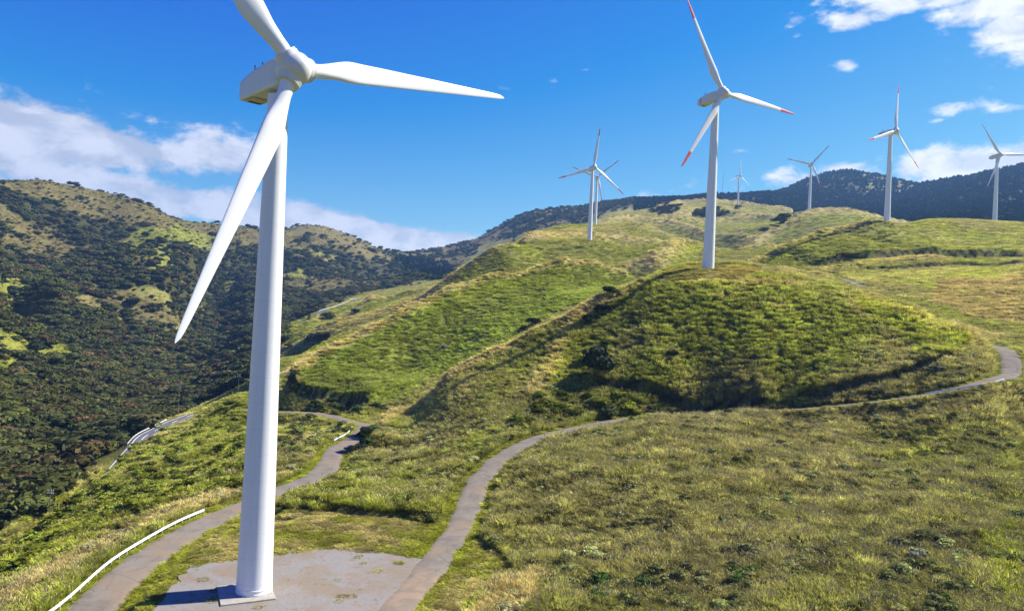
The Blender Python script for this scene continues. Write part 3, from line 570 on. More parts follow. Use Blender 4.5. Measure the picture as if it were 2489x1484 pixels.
def mat_plain(name, col, rough=.6, var=.12, scale=3.0, bmp=0.0, spec=.3):
    m, t, b, o = new_mat(name); p = t.n.new('ShaderNodeTexCoord').outputs['Object']
    n = t.noise(p, scale, 5, .6); lo = tuple(c * (1 - var) for c in col); hi = tuple(min(1, c * (1 + var)) for c in col)
    t.l.new(t.mix(t.smooth(n, .3, .7), lo, hi), b.inputs['Base Color']); b.inputs['Roughness'].default_value = rough; b.inputs['Specular IOR Level'].default_value = spec
    if bmp: bump(t, b, n, .6, bmp)
    return m
def mat_white(name, col=(.80, .81, .82), rings=False):
    m, t, b, o = new_mat(name); p = t.n.new('ShaderNodeTexCoord').outputs['Object']
    mp = t.node('ShaderNodeMapping', inp={'Vector': p, 'Scale': (3.0, 3.0, .16)}); n = t.noise(mp.outputs[0], 1.2, 6, .6)
    c = t.mix(t.smooth(n, .35, .8), col, tuple(q * .93 for q in col))
    if rings:
        z = t.node('ShaderNodeSeparateXYZ', inp={0: p}).outputs[2]; fr = t.m('ABSOLUTE', t.m('SUBTRACT', t.m('FRACT', t.m('MULTIPLY', z, 1 / 2.95)), .5))
        c = t.mix(t.m('MULTIPLY', t.smooth(fr, .012, .003), .5), c, (.55, .57, .61))
    t.l.new(c, b.inputs['Base Color']); b.inputs['Roughness'].default_value = .38; b.inputs['Specular IOR Level'].default_value = .35; return m
M = dict(land=mat_land(), blade=mat_leaf('grass_blade', .3, .42), plume=mat_plain('grass_plume', (.50, .40, .21), .9, .15, 2), leaf=mat_leaf('tree_leaf', .35, .2), needle=mat_leaf('conifer_needle', .3, .1),
         white=mat_white('white_paint', rings=True), blade_white=mat_white('blade_gelcoat', (.80, .81, .82)), nac=mat_white('nacelle_shell', (.66, .67, .67)), red=mat_plain('red_tip_paint', (.78, .075, .02), .45, .1, 1.0), dark=mat_plain('dark_metal', (.03, .03, .035), .5),
         under=mat_plain('nacelle_floor_panel', (.55, .50, .34), .6, .1, 2), bark=mat_plain('bark', (.10, .075, .05), .9, .3, 6, .03), rail=mat_plain('rail_white_paint', (.80, .80, .80), .4, .05, 5), post=mat_plain('galvanised_post', (.5, .5, .5), .5, .1, 5),
         pole=mat_plain('weathered_pole', (.13, .12, .11), .8, .1, 5), rock=mat_plain('dark_rock', (.09, .075, .07), .9, .35, 1.5, .15), mast=mat_plain('mast_steel', (.25, .27, .3), .6), grey=mat_plain('grey_metal', (.35, .37, .4), .5))
def mat_asphalt(name, base, dusty):
    m, t, b, o = new_mat(name); p = geo_pos(t)
    n = t.noise(p, .35, 5, .6); n2 = t.noise(p, 9, 5, .7); n3 = t.noise(p, .12, 4, .6)
    c = t.mix(t.smooth(n, .35, .68), base, tuple(q * .74 for q in base)); c = t.mix(t.smooth(n3, .46, .66), c, dusty); c = t.mix(1.0, c, t.mix(t.smooth(n2, .3, .7), (.82, .82, .82), (1.18, 1.18, 1.18)), 'MULTIPLY')
    cr = t.node('ShaderNodeTexVoronoi', feature='DISTANCE_TO_EDGE', inp={'Vector': p, 'Scale': .22}); c = t.mix(t.m('MULTIPLY', t.smooth(cr.outputs['Distance'], .012, .0), .55), c, tuple(q * .35 for q in base))
    t.l.new(c, b.inputs['Base Color']); b.inputs['Roughness'].default_value = .9; b.inputs['Specular IOR Level'].default_value = .05; bump(t, b, n2, .5, .02); return m
DIRT_AT = ray_hit(1035, 1440)
def lane_dirt(m):
    t = NT(m.node_tree); b = [n for n in t.n if n.type == 'BSDF_PRINCIPLED'][0]; src = b.inputs['Base Color'].links[0].from_socket; p = geo_pos(t)
    d = t.node('ShaderNodeVectorMath', operation='DISTANCE', inp={0: p, 1: tuple(float(q) for q in DIRT_AT)}).outputs['Value']; n = t.noise(p, .55, 6, .65)
    f = t.smooth(t.m('ADD', d, t.m('MULTIPLY', n, 9.0)), 12.5, 7.5); t.l.new(t.mix(f, src, t.mix(t.smooth(n, .4, .6), (.27, .20, .135), (.21, .165, .12))), b.inputs['Base Color'])
M['asphalt'] = mat_asphalt('worn_lane_concrete', (.212, .184, .146), (.225, .175, .122)); M['tarmac'] = mat_asphalt('grey_tarmac', (.13, .135, .15), (.15, .15, .16)); M['line'] = mat_plain('road_line', (.75, .75, .72), .7, .1, 2)
lane_dirt(M['asphalt'])
def mat_pad():
    m, t, b, o = new_mat('gravel_pad'); p = geo_pos(t)
    n = t.noise(p, .13, 6, .62, .5); n2 = t.noise(p, 1.1, 6, .7); n3 = t.noise(p, 14, 4, .7); n4 = t.noise(p, .45, 6, .65)
    c = t.mix(t.smooth(n, .42, .62), (.225, .210, .190), (.215, .175, .130)); c = t.mix(t.m('MULTIPLY', t.smooth(n4, .52, .7), .8), c, (.24, .165, .105))
    c = t.mix(t.m('MULTIPLY', t.smooth(n2, .57, .66), .75), c, (.12, .12, .04)); c = t.mix(1.0, c, t.mix(t.smooth(n3, .25, .75), (.62, .62, .62), (1.38, 1.38, 1.38)), 'MULTIPLY')
    t.l.new(c, b.inputs['Base Color']); b.inputs['Roughness'].default_value = .95; b.inputs['Specular IOR Level'].default_value = .1; bump(t, b, n3, .6, .04); return m
M['pad'] = mat_pad()
M['slab'] = mat_plain('foundation_concrete', (.33, .305, .255), .9, .14, 1.3, .01)

# ------------------------------------------------------------------ ground sheet
def build_ground():
    fine = np.linspace(-.72, .72, 1150); coarse = np.linspace(.72, 2 * math.pi - .72, 150)[1:-1]
    az = np.concatenate([fine, coarse]); nr = 760
    rr = np.concatenate([[.5, 6, 15, 25, 35, 45], np.exp(np.linspace(math.log(52), math.log(6300), nr)), [9000, 16000, 30000]])
    A, R = np.meshgrid(az, rr); x = (R * np.sin(A)).ravel(); y = (R * np.cos(A)).ravel(); z = ground(x, y)
    Rf = R.ravel(); z = np.where(Rf > 6400, np.interp(Rf, [6400, 30000], [1, 0]) * 60 * 0 + 0.0, z)
    n = len(az); i = np.arange(len(rr) - 1)[:, None]; j = np.arange(n)[None, :]; k = (j + 1) % n
    F = np.stack([i * n + j, (i + 1) * n + j, (i + 1) * n + k, i * n + k], -1).reshape(-1, 4)
    me = mesh_np('ground', np.c_[x, y, z], F); col = np.zeros((len(x), 4), np.float32); col[:, 3] = 1
    for s in range(0, len(x), 200000):
        q = slice(s, s + 200000); c, fo, hg, co, rd = cover(x[q], y[q], z[q]); col[q, :3] = c * np.where(fo > .5, .7, np.where(hg > .3, .5 + .75 * sstep(np.hypot(x[q], y[q]), 175, 330), .95))[:, None] * np.array((1.1, 1.05, .75))  # ground below near tufts darkened, painting in the shade between them
    # steep cut banks: bare earth with their shade darkened into its colour
    at = me.color_attributes.new('cover', 'FLOAT_COLOR', 'POINT'); at.data.foreach_set('color', col.ravel())
    me.materials.append(M['land']); ob = bpy.data.objects.new('ground', me); C.objects.link(ob); tag(ob, kind='structure', label='rolling grass hills and wooded mountains')
    # visibility helper: running maximum of tan(elevation) seen from the camera
    T = ((z - HC) / np.maximum(Rf, 1)).reshape(A.shape)[:, :1150]
    return fine, rr, np.maximum.accumulate(T, axis=0)
VA, VR, VT = build_ground()
def visible(x, y, z, margin):
    r = np.hypot(x, y); a = np.arctan2(x, y); ia = np.clip(np.searchsorted(VA, a), 0, len(VA) - 1); ir = np.clip(np.searchsorted(VR, r) - 2, 0, len(VR) - 1)
    return (z - HC) / r + margin / r > VT[ir, ia] - .0008

# ------------------------------------------------------------------ plants to scatter
def hidden_src(name, V, F, shade, mats, midx=None):
    me = mesh_np(name, V, F, False); a = me.attributes.new('shade', 'FLOAT', 'POINT'); a.data.foreach_set('value', np.asarray(shade, np.float32))
    for m in mats: me.materials.append(m)
    if midx is not None: me.polygons.foreach_set('material_index', np.asarray(midx, np.int32))
    return bpy.data.objects.new(name, me)
def tuft(seed, n=46, spread=.55, wid=.045, plume=.25):
    g = np.random.default_rng(seed); V = []; F = []; sh = []; mi = []
    n = int(n * 1.5); wid *= .8
    for i in range(n):
        a = g.random() * 6.283; rad = spread * math.sqrt(g.random()); x, y = rad * math.cos(a), rad * math.sin(a)
        h = .45 + .6 * g.random(); le = .3 + .6 * g.random(); d = a + g.normal() * .8; dx, dy = math.cos(d) * le, math.sin(d) * le; f = g.random() * 6.283; wx, wy = math.cos(f) * wid, math.sin(f) * wid
        b = len(V); V += [(x - wx, y - wy, -.15), (x + wx, y + wy, -.15), (x + dx * .4 + wx, y + dy * .4 + wy, h * .7), (x + dx * .4 - wx, y + dy * .4 - wy, h * .7), (x + dx + wx * .2, y + dy + wy * .2, h * .92), (x + dx - wx * .2, y + dy - wy * .2, h * .92)]
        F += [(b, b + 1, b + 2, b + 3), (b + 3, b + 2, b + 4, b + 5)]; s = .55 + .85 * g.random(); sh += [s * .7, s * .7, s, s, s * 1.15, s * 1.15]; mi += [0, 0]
        if g.random() < plume:
            b = len(V); px, py, pz = x + dx * .3, y + dy * .3, h * 1.05; w = wid * 1.1
            V += [(px - w, py, pz), (px + w, py, pz), (px + w + .1, py + .05, pz + .2), (px - w + .1, py + .05, pz + .2)]; F.append((b, b + 1, b + 2, b + 3)); sh += [1.9] * 4; mi.append(1)
    return hidden_src('grass_tuft', V, F, sh, [M['blade'], M['plume']], mi)
def crown_mesh(seed, n=420, h=1.0, w=.62, leaf=.085, conif=False):
    """many leaf clumps through an uneven crown; unit height"""
    g = np.random.default_rng(seed); V = []; F = []; sh = []
    lobes = [(g.normal() * .2 * w, g.normal() * .2 * w, .42 + .34 * g.random(), .24 + .16 * g.random()) for _ in range(8)]
    for i in range(n):
        if conif:
            z = .12 + .88 * g.random() ** 1.35; rad = (1 - z) * .30 * (0.75 + .35 * math.sin(z * 40)) + .012; a = g.random() * 6.283; k = .7 + .3 * g.random(); p = np.array((rad * k * math.cos(a), rad * k * math.sin(a), z)); nr = np.array((math.cos(a), math.sin(a), .5))
        else:
            lb = lobes[g.integers(len(lobes))]; d = g.normal(size=3); d /= np.linalg.norm(d); d[2] = abs(d[2]) * .9 - .25; k = lb[3] * (.72 + .33 * g.random()); p = np.array((lb[0] + d[0] * k, lb[1] + d[1] * k, lb[2] + d[2] * k * .8)); nr = d
        nr = nr + g.normal(size=3) * .45; nr /= np.linalg.norm(nr); u = np.cross(nr, (0, 0, 1.0) + g.normal(size=3) * .2); u /= np.linalg.norm(u); v = np.cross(nr, u)
        s = leaf * (.6 + .8 * g.random()); b = len(V); e = g.random() * .6 + .7
        for (q, t_) in ((-1, -.6), (.3, -1), (1, .4), (-.2, 1)): V.append(tuple(p + u * s * q + v * s * t_ * e))
        F.append((b, b + 1, b + 2, b + 3)); sh += [.65 + .6 * g.random()] * 4
    # rough inner mass so no light leaks straight through
    if conif:
        m = 7; b = len(V)
        for z, rr in ((.1, .2), (.5, .11), (.95, .01)):
            for j in range(m): V.append((rr * math.cos(6.283 * j / m), rr * math.sin(6.283 * j / m), z)); sh.append(.6)
        for i in range(2):
            for j in range(m): F.append((b + i * m + j, b + i * m + (j + 1) % m, b + (i + 1) * m + (j + 1) % m, b + (i + 1) * m + j))
    else:
        for lb in lobes:
            b = len(V); m = 7; rr = lb[3] * .78
            for i, (zz, q) in enumerate(((-.6, .35), (-.1, .95), (.45, .8), (.85, .25))):
                for j in range(m): V.append((lb[0] + rr * q * math.cos(6.283 * j / m), lb[1] + rr * q * math.sin(6.283 * j / m), lb[2] + rr * zz * .85)); sh.append(.62)
            for i in range(3):
                for j in range(m): F.append((b + i * m + j, b + i * m + (j + 1) % m, b + (i + 1) * m + (j + 1) % m, b + (i + 1) * m + j))
    return V, F, sh
def scatter(name, pos, rotz, scl, tint, idx, sources, label, tiltn=None):
    """one object whose geometry nodes put a source plant on every point"""
    col = bpy.data.collections.new(name + '_sources')
    for s in sources: col.objects.link(s)
    me = bpy.data.meshes.new(name); n = len(pos); me.vertices.add(n); me.vertices.foreach_set('co', pos.astype(np.float32).ravel())
    def at(nm, typ, v, key='value'): a = me.attributes.new(nm, typ, 'POINT'); a.data.foreach_set(key, v.ravel())
    rot = np.zeros((n, 3), np.float32); rot[:, 2] = rotz
    if tiltn is not None: rot[:, :2] = tiltn
    at('rot', 'FLOAT_VECTOR', rot, 'vector'); at('scl', 'FLOAT_VECTOR', scl.astype(np.float32), 'vector'); at('pick', 'INT', idx.astype(np.int32))
    c4 = np.ones((n, 4), np.float32); c4[:, :3] = tint; at('tint', 'FLOAT_COLOR', c4, 'color')
    ob = bpy.data.objects.new(name, me); C.objects.link(ob); tag(ob, label, None, None, 'stuff')
    ng = bpy.data.node_groups.new(name, 'GeometryNodeTree'); ng.interface.new_socket('Geometry', in_out='INPUT', socket_type='NodeSocketGeometry'); ng.interface.new_socket('Geometry', in_out='OUTPUT', socket_type='NodeSocketGeometry')
    N = ng.nodes; Lk = ng.links; gi = N.new('NodeGroupInput'); go = N.new('NodeGroupOutput'); ci = N.new('GeometryNodeCollectionInfo'); ci.inputs[0].default_value = col; ci.inputs['Separate Children'].default_value = True; ci.inputs['Reset Children'].default_value = True
    iop = N.new('GeometryNodeInstanceOnPoints'); iop.inputs['Pick Instance'].default_value = True
    def named(nm, typ): a = N.new('GeometryNodeInputNamedAttribute'); a.data_type = typ; a.inputs[0].default_value = nm; return [o for o in a.outputs if o.enabled][0]
    Lk.new(gi.outputs[0], iop.inputs['Points']); Lk.new(ci.outputs[0], iop.inputs['Instance']); Lk.new(named('pick', 'INT'), iop.inputs['Instance Index'])
    er = N.new('FunctionNodeEulerToRotation'); Lk.new(named('rot', 'FLOAT_VECTOR'), er.inputs[0]); Lk.new(er.outputs[0], iop.inputs['Rotation']); Lk.new(named('scl', 'FLOAT_VECTOR'), iop.inputs['Scale']); Lk.new(iop.outputs[0], go.inputs[0])
    md = ob.modifiers.new('scatter', 'NODES'); md.node_group = ng; return ob
def sample(r0, r1, n, amax=.70):
    r = np.sqrt(r0 * r0 + (r1 * r1 - r0 * r0) * rng.random(n)); a = (rng.random(n) * 2 - 1) * amax; return r * np.sin(a), r * np.cos(a)
BARE = []    # extra places kept clear of plants: functions of x, y
PAD_PX = [(352, 1500), (462, 1374), (600, 1358), (700, 1345), (800, 1332), (960, 1345), (1035, 1358), (1000, 1420), (940, 1484), (930, 1560), (300, 1560)]
PAD_W = [tuple(ray_hit(px, py)[:2]) for px, py in PAD_PX]
def on_pad(x, y): return in_poly(x, y, PAD_W)
def scatter_grass():
    shells = [(58, 120, .62, 1.0), (120, 200, .82, 1.2), (200, 330, 1.15, 1.5), (330, 520, 1.75, 2.0), (520, 900, 2.9, 2.7), (900, 1900, 6.0, 4.0)]
    PX = []; TI = []; SCL = []; IDX = []
    for r0, r1, sp, size in shells:
        n = int(.70 * (r1 * r1 - r0 * r0) / (sp * sp)); x, y = sample(r0, r1, n); z = ground(x, y); v = visible(x, y, z, size * 1.5 + 1.5); x, y, z = x[v], y[v], z[v]
        c, fo, hg, co, rd = cover(x, y, z); k = (hg > .1) & (rd > .1 - .9 * fbm(x, y, 2.2, 3, 91)) & ~(on_pad(x, y) & ((rng.random(len(x)) < .94) | (fbm(x, y, 3.0, 4, 92) < .56))) & (np.hypot(x + 28.43, y - 85.44) > 3.6)
        k &= ~((hg < .3) & (rng.random(len(x)) < .35))
        x, y, z, c, hg = x[k], y[k], z[k], c[k], hg[k]; m = len(x); clump = fbm(x, y, 4.5, 2, 31)
        hh = hg * ((.45 + 1.15 * clump) if r0 < 190 else (.75 + .5 * clump)) * (.8 + .4 * rng.random(m)) * (1 if size < 1.7 else (.75 if size < 2.5 else .5 if size < 3 else .45)) ; ww = size * (.75 + .5 * rng.random(m)) * np.where(hg < .3, .8, 1)
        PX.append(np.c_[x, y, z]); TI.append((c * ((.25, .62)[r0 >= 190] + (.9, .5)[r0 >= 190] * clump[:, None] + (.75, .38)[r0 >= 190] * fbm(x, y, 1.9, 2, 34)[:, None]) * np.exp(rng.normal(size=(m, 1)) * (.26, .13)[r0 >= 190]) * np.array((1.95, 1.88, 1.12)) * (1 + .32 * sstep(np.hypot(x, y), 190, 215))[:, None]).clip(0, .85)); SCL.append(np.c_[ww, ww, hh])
        sus = fbm(x, y, 26, 3, 33) + (np.hypot(x, y) < 190) * .14; dryn = sus > .52; IDX.append(np.where(hg < .3, 0, np.where(dryn, rng.integers(3, 6, m), rng.integers(0, 3, m))))
    pos = np.concatenate(PX); src = [tuft(1, 46, .55, .045, 0), tuft(2, 46, .5, .05, .0), tuft(3, 40, .6, .05, .03), tuft(4, 46, .55, .032, .10), tuft(5, 42, .6, .032, .15), tuft(6, 44, .5, .032, .07)]
    for i, s in enumerate(src): s.name = 'grass_tuft_%d' % i
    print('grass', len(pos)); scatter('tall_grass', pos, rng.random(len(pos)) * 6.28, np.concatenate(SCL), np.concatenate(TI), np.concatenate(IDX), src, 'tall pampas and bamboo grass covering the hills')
scatter_grass()
BROAD = [crown_mesh(s, 420) for s in (21, 22, 23, 24)]; CONI = [crown_mesh(s, 380, conif=True, leaf=.07) for s in (31, 32)]
def scatter_forest():
    shells = [(265, 520, 4.3, .95), (520, 1000, 5.6, 1.1), (1000, 1700, 7.2, 1.25), (1700, 2700, 11, 1.55), (2700, 4200, 16, 1.9)]
    B = []; K = []
    for r0, r1, sp, size in shells:
        n = int(.70 * (r1 * r1 - r0 * r0) / (sp * sp)); x, y = sample(r0, r1, n); z = ground(x, y); v = visible(x, y, z, 14); x, y, z = x[v], y[v], z[v]
        c, fo, hg, co, rd = cover(x, y, z); n4 = fbm(x, y, 60, 3, 41); k = rng.random(len(x)) < fo * np.where(fo > .5, (.62 + .6 * n4), 1); x, y, z, co, n4, fo = x[k], y[k], z[k], co[k], n4[k], fo[k]
        m = len(x); cn = (co > .5) & (rng.random(m) < .93); hue = fbm(x, y, 120, 3, 43) + .35 * (rng.random(m) - .5)
        t1 = np.array((.085, .092, .032)); t2 = np.array((.115, .125, .032)); t3 = np.array((.150, .100, .045)); t4 = np.array((.040, .056, .026))
        q = sstep(hue, .42, .6)[:, None]; tn = t1 * (1 - q) + t2 * q; q = (sstep(rng.random(m), .74, .95) * sstep(hue, .3, .5))[:, None]; tn = tn * (1 - q) + t3 * q; q = sstep(rng.random(m), .6, .9)[:, None]; tn = tn * (1 - q * .35) + t4 * q * .35
        up = (1 - .35 * sstep(np.hypot(x, y), 900, 1800)); sz = (3.8 + 8.0 * rng.random(m) ** 2.0) * np.where(fo < .5, .55, 1) * up * size * .95
        b = ~cn; B.append((np.c_[x, y, z - .12 * sz * 1][b], np.c_[sz * 1.5, sz * 1.5, sz * .92][b], tn[b], hue[b]))
        cs = (9 + 5 * rng.random(m)) * size * .8; K.append((np.c_[x, y, z - .8][cn], np.c_[cs * 1.5, cs * 1.5, cs * .62][cn], (np.array((.018, .036, .022)) * (.7 + .7 * rng.random((m, 1))))[cn]))
    pos = np.concatenate([q[0] for q in B]); print('broadleaf', len(pos)); srcs = []
    for i, (V, F, sh) in enumerate(BROAD): srcs.append(hidden_src('broadleaf_crown_%d' % i, V, F, sh, [M['leaf']]))
    scatter('forest', pos, rng.random(len(pos)) * 6.28, np.concatenate([q[1] for q in B]), np.concatenate([q[2] for q in B]), rng.integers(0, 4, len(pos)), srcs, 'dense broadleaf wood covering the valley and the mountains on the left')
    pos = np.concatenate([q[0] for q in K]); print('conifer', len(pos)); srcs = []
    for i, (V, F, sh) in enumerate(CONI): srcs.append(hidden_src('conifer_crown_%d' % i, V, F, sh, [M['needle']]))
    scatter('conifer_forest', pos, rng.random(len(pos)) * 6.28, np.concatenate([q[1] for q in K]), np.concatenate([q[2] for q in K]), rng.integers(0, 2, len(pos)), srcs, 'dark conifer wood covering the far mountains on the right')
scatter_forest()

BUSHY = [([(180, 1170), (320, 1085), (430, 1016), (600, 945), (600, 1190), (450, 1225), (250, 1270), (100, 1370), (0, 1440), (-100, 1500), (-100, 1400), (0, 1345), (90, 1290)], .62, 110, 345, LUSH * 1.0), ([(680, 1000), (860, 1010), (840, 1050), (760, 1075), (680, 1140)], .5, 150, 320, GREEN * .9), ([(1420, 950), (1700, 985), (1900, 985), (1900, 1003), (1600, 1012), (1450, 1010), (1400, 985)], .12, 180, 225, LUSH), ([(1950, 965), (2340, 870), (2400, 860), (2400, 880), (2330, 925), (2000, 982)], .16, 185, 225, np.array((.24, .25, .13))),
 ([(880, 1040), (920, 1030), (900, 1100), (860, 1110)], .3, 190, 270, DEEP * .8), ([(690, 900), (720, 900), (760, 975), (960, 990), (960, 1000), (760, 1000), (690, 960)], .7, 280, 345, DEEP * .8), ([(1280, 960), (1440, 940), (1440, 1020), (1300, 1050), (1240, 1060)], .5, 160, 220, LUSH * .6), ([(860, 1220), (1100, 1240), (1150, 1120), (1060, 1110), (930, 1150)], .3, 100, 180, LUSH * .6),
 ([(1470, 700), (1500, 720), (1460, 800), (1500, 900), (1420, 930), (1400, 850), (1430, 760)], .14, 200, 262, DEEP), ([(1170, 1480), (1500, 1330), (2489, 1100), (2489, 1484)], .05, 60, 160, DEEP * 1.2)]
def scatter_bushes():
    A = []
    for r0, r1, sp in ((60, 130, 2.0), (130, 230, 2.3), (230, 560, 3.2)):
        n = int(.70 * (r1 * r1 - r0 * r0) / (sp * sp)); x, y = sample(r0, r1, n); z = ground(x, y); v = visible(x, y, z, 4); x, y, z = x[v], y[v], z[v]; px, py = to_pix(x, y, z); r = np.hypot(x, y); rd = road_dist(x, y); jn = fbm(x, y, 9, 3, 81)
        for poly, den, a0, a1, cc in BUSHY:
            m = in_poly(px + (jn - .5) * 40, py + (fbm(x, y, 9, 3, 82) - .5) * 30, poly) & (r > a0) & (r < a1) & (rd > 1.6) & (rng.random(len(x)) < den * (.35 + 1.3 * jn)); k = int(m.sum())
            if not k: continue
            sz = (1.1 + 2.0 * rng.random(k) ** 1.5) * (1 if a0 > 100 else .6); A.append((np.c_[x[m], y[m], z[m] - .3 * sz], np.c_[sz * 1.7, sz * 1.7, sz * 1.15], cc * (.6 + .9 * rng.random((k, 1)))))
    for r0, r1, sp in ((58, 105, .95), (105, 215, 1.25)):      # waist high leafy clumps all through the tall grass
        n = int(.70 * (r1 * r1 - r0 * r0) / (sp * sp)); x, y = sample(r0, r1, n); z = ground(x, y); v = visible(x, y, z, 3); x, y, z = x[v], y[v], z[v]; c, fo, hg, co, rd = cover(x, y, z); jn = fbm(x, y, 12, 3, 84); j2 = fbm(x, y, 3.5, 2, 85)
        m = (hg > .5) & (fo < .1) & (rd > 2) & (rng.random(len(x)) < (jn * 1.5 - .25) * .55); k = int(m.sum()); sz = (.45 + .75 * rng.random(k)) * (.7 + .7 * j2[m]); u = rng.random((k, 1))
        cc = c[m] * np.array((1.35, 1.42, 1.0)) * np.exp(rng.normal(size=(k, 1)) * .35) * (.45 + 1.2 * j2[m][:, None]); cc = np.where(u > .94, cc * .25 + np.array((.20, .185, .07)), cc); A.append((np.c_[x[m], y[m], z[m] - .05], np.c_[sz * 1.5, sz * 1.5, sz * 1.25], cc.clip(0, .5)))
    pos = np.concatenate([q[0] for q in A]); print('bushes', len(pos)); srcs = [hidden_src('bush_%d' % i, V, F, sh, [M['leaf']]) for i, (V, F, sh) in enumerate([crown_mesh(s, 360, leaf=.075) for s in (51, 52, 53)])]
    scatter('undergrowth', pos, rng.random(len(pos)) * 6.28, np.concatenate([q[1] for q in A]), np.concatenate([q[2] for q in A]), rng.integers(0, 3, len(pos)), srcs, 'low bushy undergrowth on the banks and in the gullies')
scatter_bushes()
# ------------------------------------------------------------------ roads as laid sheets
def road_mesh(name, L, hw, mat, lift=.06, ragged=.25):
    t = np.gradient(L[:, :2], axis=0); t /= np.linalg.norm(t, axis=1)[:, None]; nrm = np.c_[t[:, 1], -t[:, 0]]; s = np.r_[0, np.cumsum(np.hypot(*np.diff(L[:, :2], axis=0).T))]
    V = []; K = 9
    el = hw + (fbm(s, s * 0, 3.0, 3, 51) - .5) * 2 * ragged; er = hw + (fbm(s, s * 0, 3.0, 3, 52) - .5) * 2 * ragged
    for j in range(K):
        q = j / (K - 1) * 2 - 1; off = np.where(q < 0, q * el, q * er); p = L[:, :2] + nrm * off[:, None]; crown = .05 * (1 - q * q) - (.12 if abs(q) == 1 else 0)
        V.append(np.c_[p, L[:, 2] + lift + crown])
    V = np.stack(V, 1).reshape(-1, 3); n = len(L); i = np.arange(n - 1)[:, None]; j = np.arange(K - 1)[None, :]
    F = np.stack([i * K + j, i * K + j + 1, (i + 1) * K + j + 1, (i + 1) * K + j], -1).reshape(-1, 4)
    me = mesh_np(name, V, F); me.materials.append(mat); ob = bpy.data.objects.new(name, me); C.objects.link(ob); return ob
LAB = {'lane': 'narrow concrete lane winding round the dome hill', 'lower_lane': 'narrow lane passing behind the near turbine to the hairpin', 'valley_road': 'two lane tarmac road at the edge of the wood', 'far_road': 'distant valley road'}
for nm, (L, hw) in ROAD_L.items():
    o = road_mesh('road' if 'road' in nm else 'lane', L, hw, M['tarmac' if 'road' in nm else 'asphalt'], ragged=.5 if 'lane' in nm else .08); tag(o, LAB[nm], kind='structure')
def strip(L, off, wd, name, mat, lift, dash=None):
    t = np.gradient(L[:, :2], axis=0); t /= np.linalg.norm(t, axis=1)[:, None]; nrm = np.c_[t[:, 1], -t[:, 0]]; V = []; F = []
    s = np.r_[0, np.cumsum(np.hypot(*np.diff(L[:, :2], axis=0).T))]
    for i in range(len(L) - 1):
        if dash and (s[i] % (dash * 2)) > dash: continue
        b = len(V)
        for k in (i, i + 1):
            for w in (-wd / 2, wd / 2):
                q = (off + w) ; p = L[k, :2] + nrm[k] * q; V.append((p[0], p[1], L[k, 2] + lift + .05 * (1 - (q / 3.4) ** 2)))
        F.append((b, b + 1, b + 3, b + 2))
    me = mesh_np(name, V, F); me.materials.append(mat); ob = bpy.data.objects.new(name, me); C.objects.link(ob); return tag(ob, kind='structure')
VL = ROAD_L['valley_road'][0]
strip(VL, -2.7, .3, 'road_marking', M['line'], .085); strip(VL, 2.7, .3, 'road_marking', M['line'], .085); strip(VL, 0, .3, 'road_marking', M['line'], .09, dash=6)
def flat_poly(name, W, z, mat, label, thick=.04, ragged=.0, sub=60):
    pts = []
    for i in range(len(W)):
        a = np.array(W[i]); b = np.array(W[(i + 1) % len(W)]); n = max(2, int(np.hypot(*(b - a)) / .35))
        for k in range(n): pts.append(a + (b - a) * k / n)
    pts = np.array(pts); c = pts.mean(0); d = pts - c; d /= np.linalg.norm(d, axis=1)[:, None]
    if ragged: pts = pts + d * ((fbm(pts[:, 0], pts[:, 1], 1.6, 4, 61) - .5) * 2 * ragged)[:, None]
    m = MB(); m.ring_loft([[(c[0] + (p[0] - c[0]) * q, c[1] + (p[1] - c[1]) * q, z + h) for p in pts] for q, h in ((1.0, -.15), (1.0, thick), (.5, thick + .002))], cap0=False)
    return m.build(name, mat)
pd = flat_poly('gravel_pad', PAD_W, 0.0, M['pad'], '', .05, .9); tag(pd, 'grey gravel hardstanding around the foot of the near turbine', kind='structure')
def mat_dirt():
    m, t, b, o = new_mat('tan_dirt'); p = geo_pos(t); n = t.noise(p, .7, 6, .65); n2 = t.noise(p, 12, 4, .7)
    c = t.mix(t.smooth(n, .35, .65), (.46, .34, .235), (.36, .30, .24)); c = t.mix(1.0, c, t.mix(n2, (.7, .7, .7), (1.3, 1.3, 1.3)), 'MULTIPLY'); t.l.new(c, b.inputs['Base Color']); b.inputs['Roughness'].default_value = 1; bump(t, b, n2, .6, .04); return m

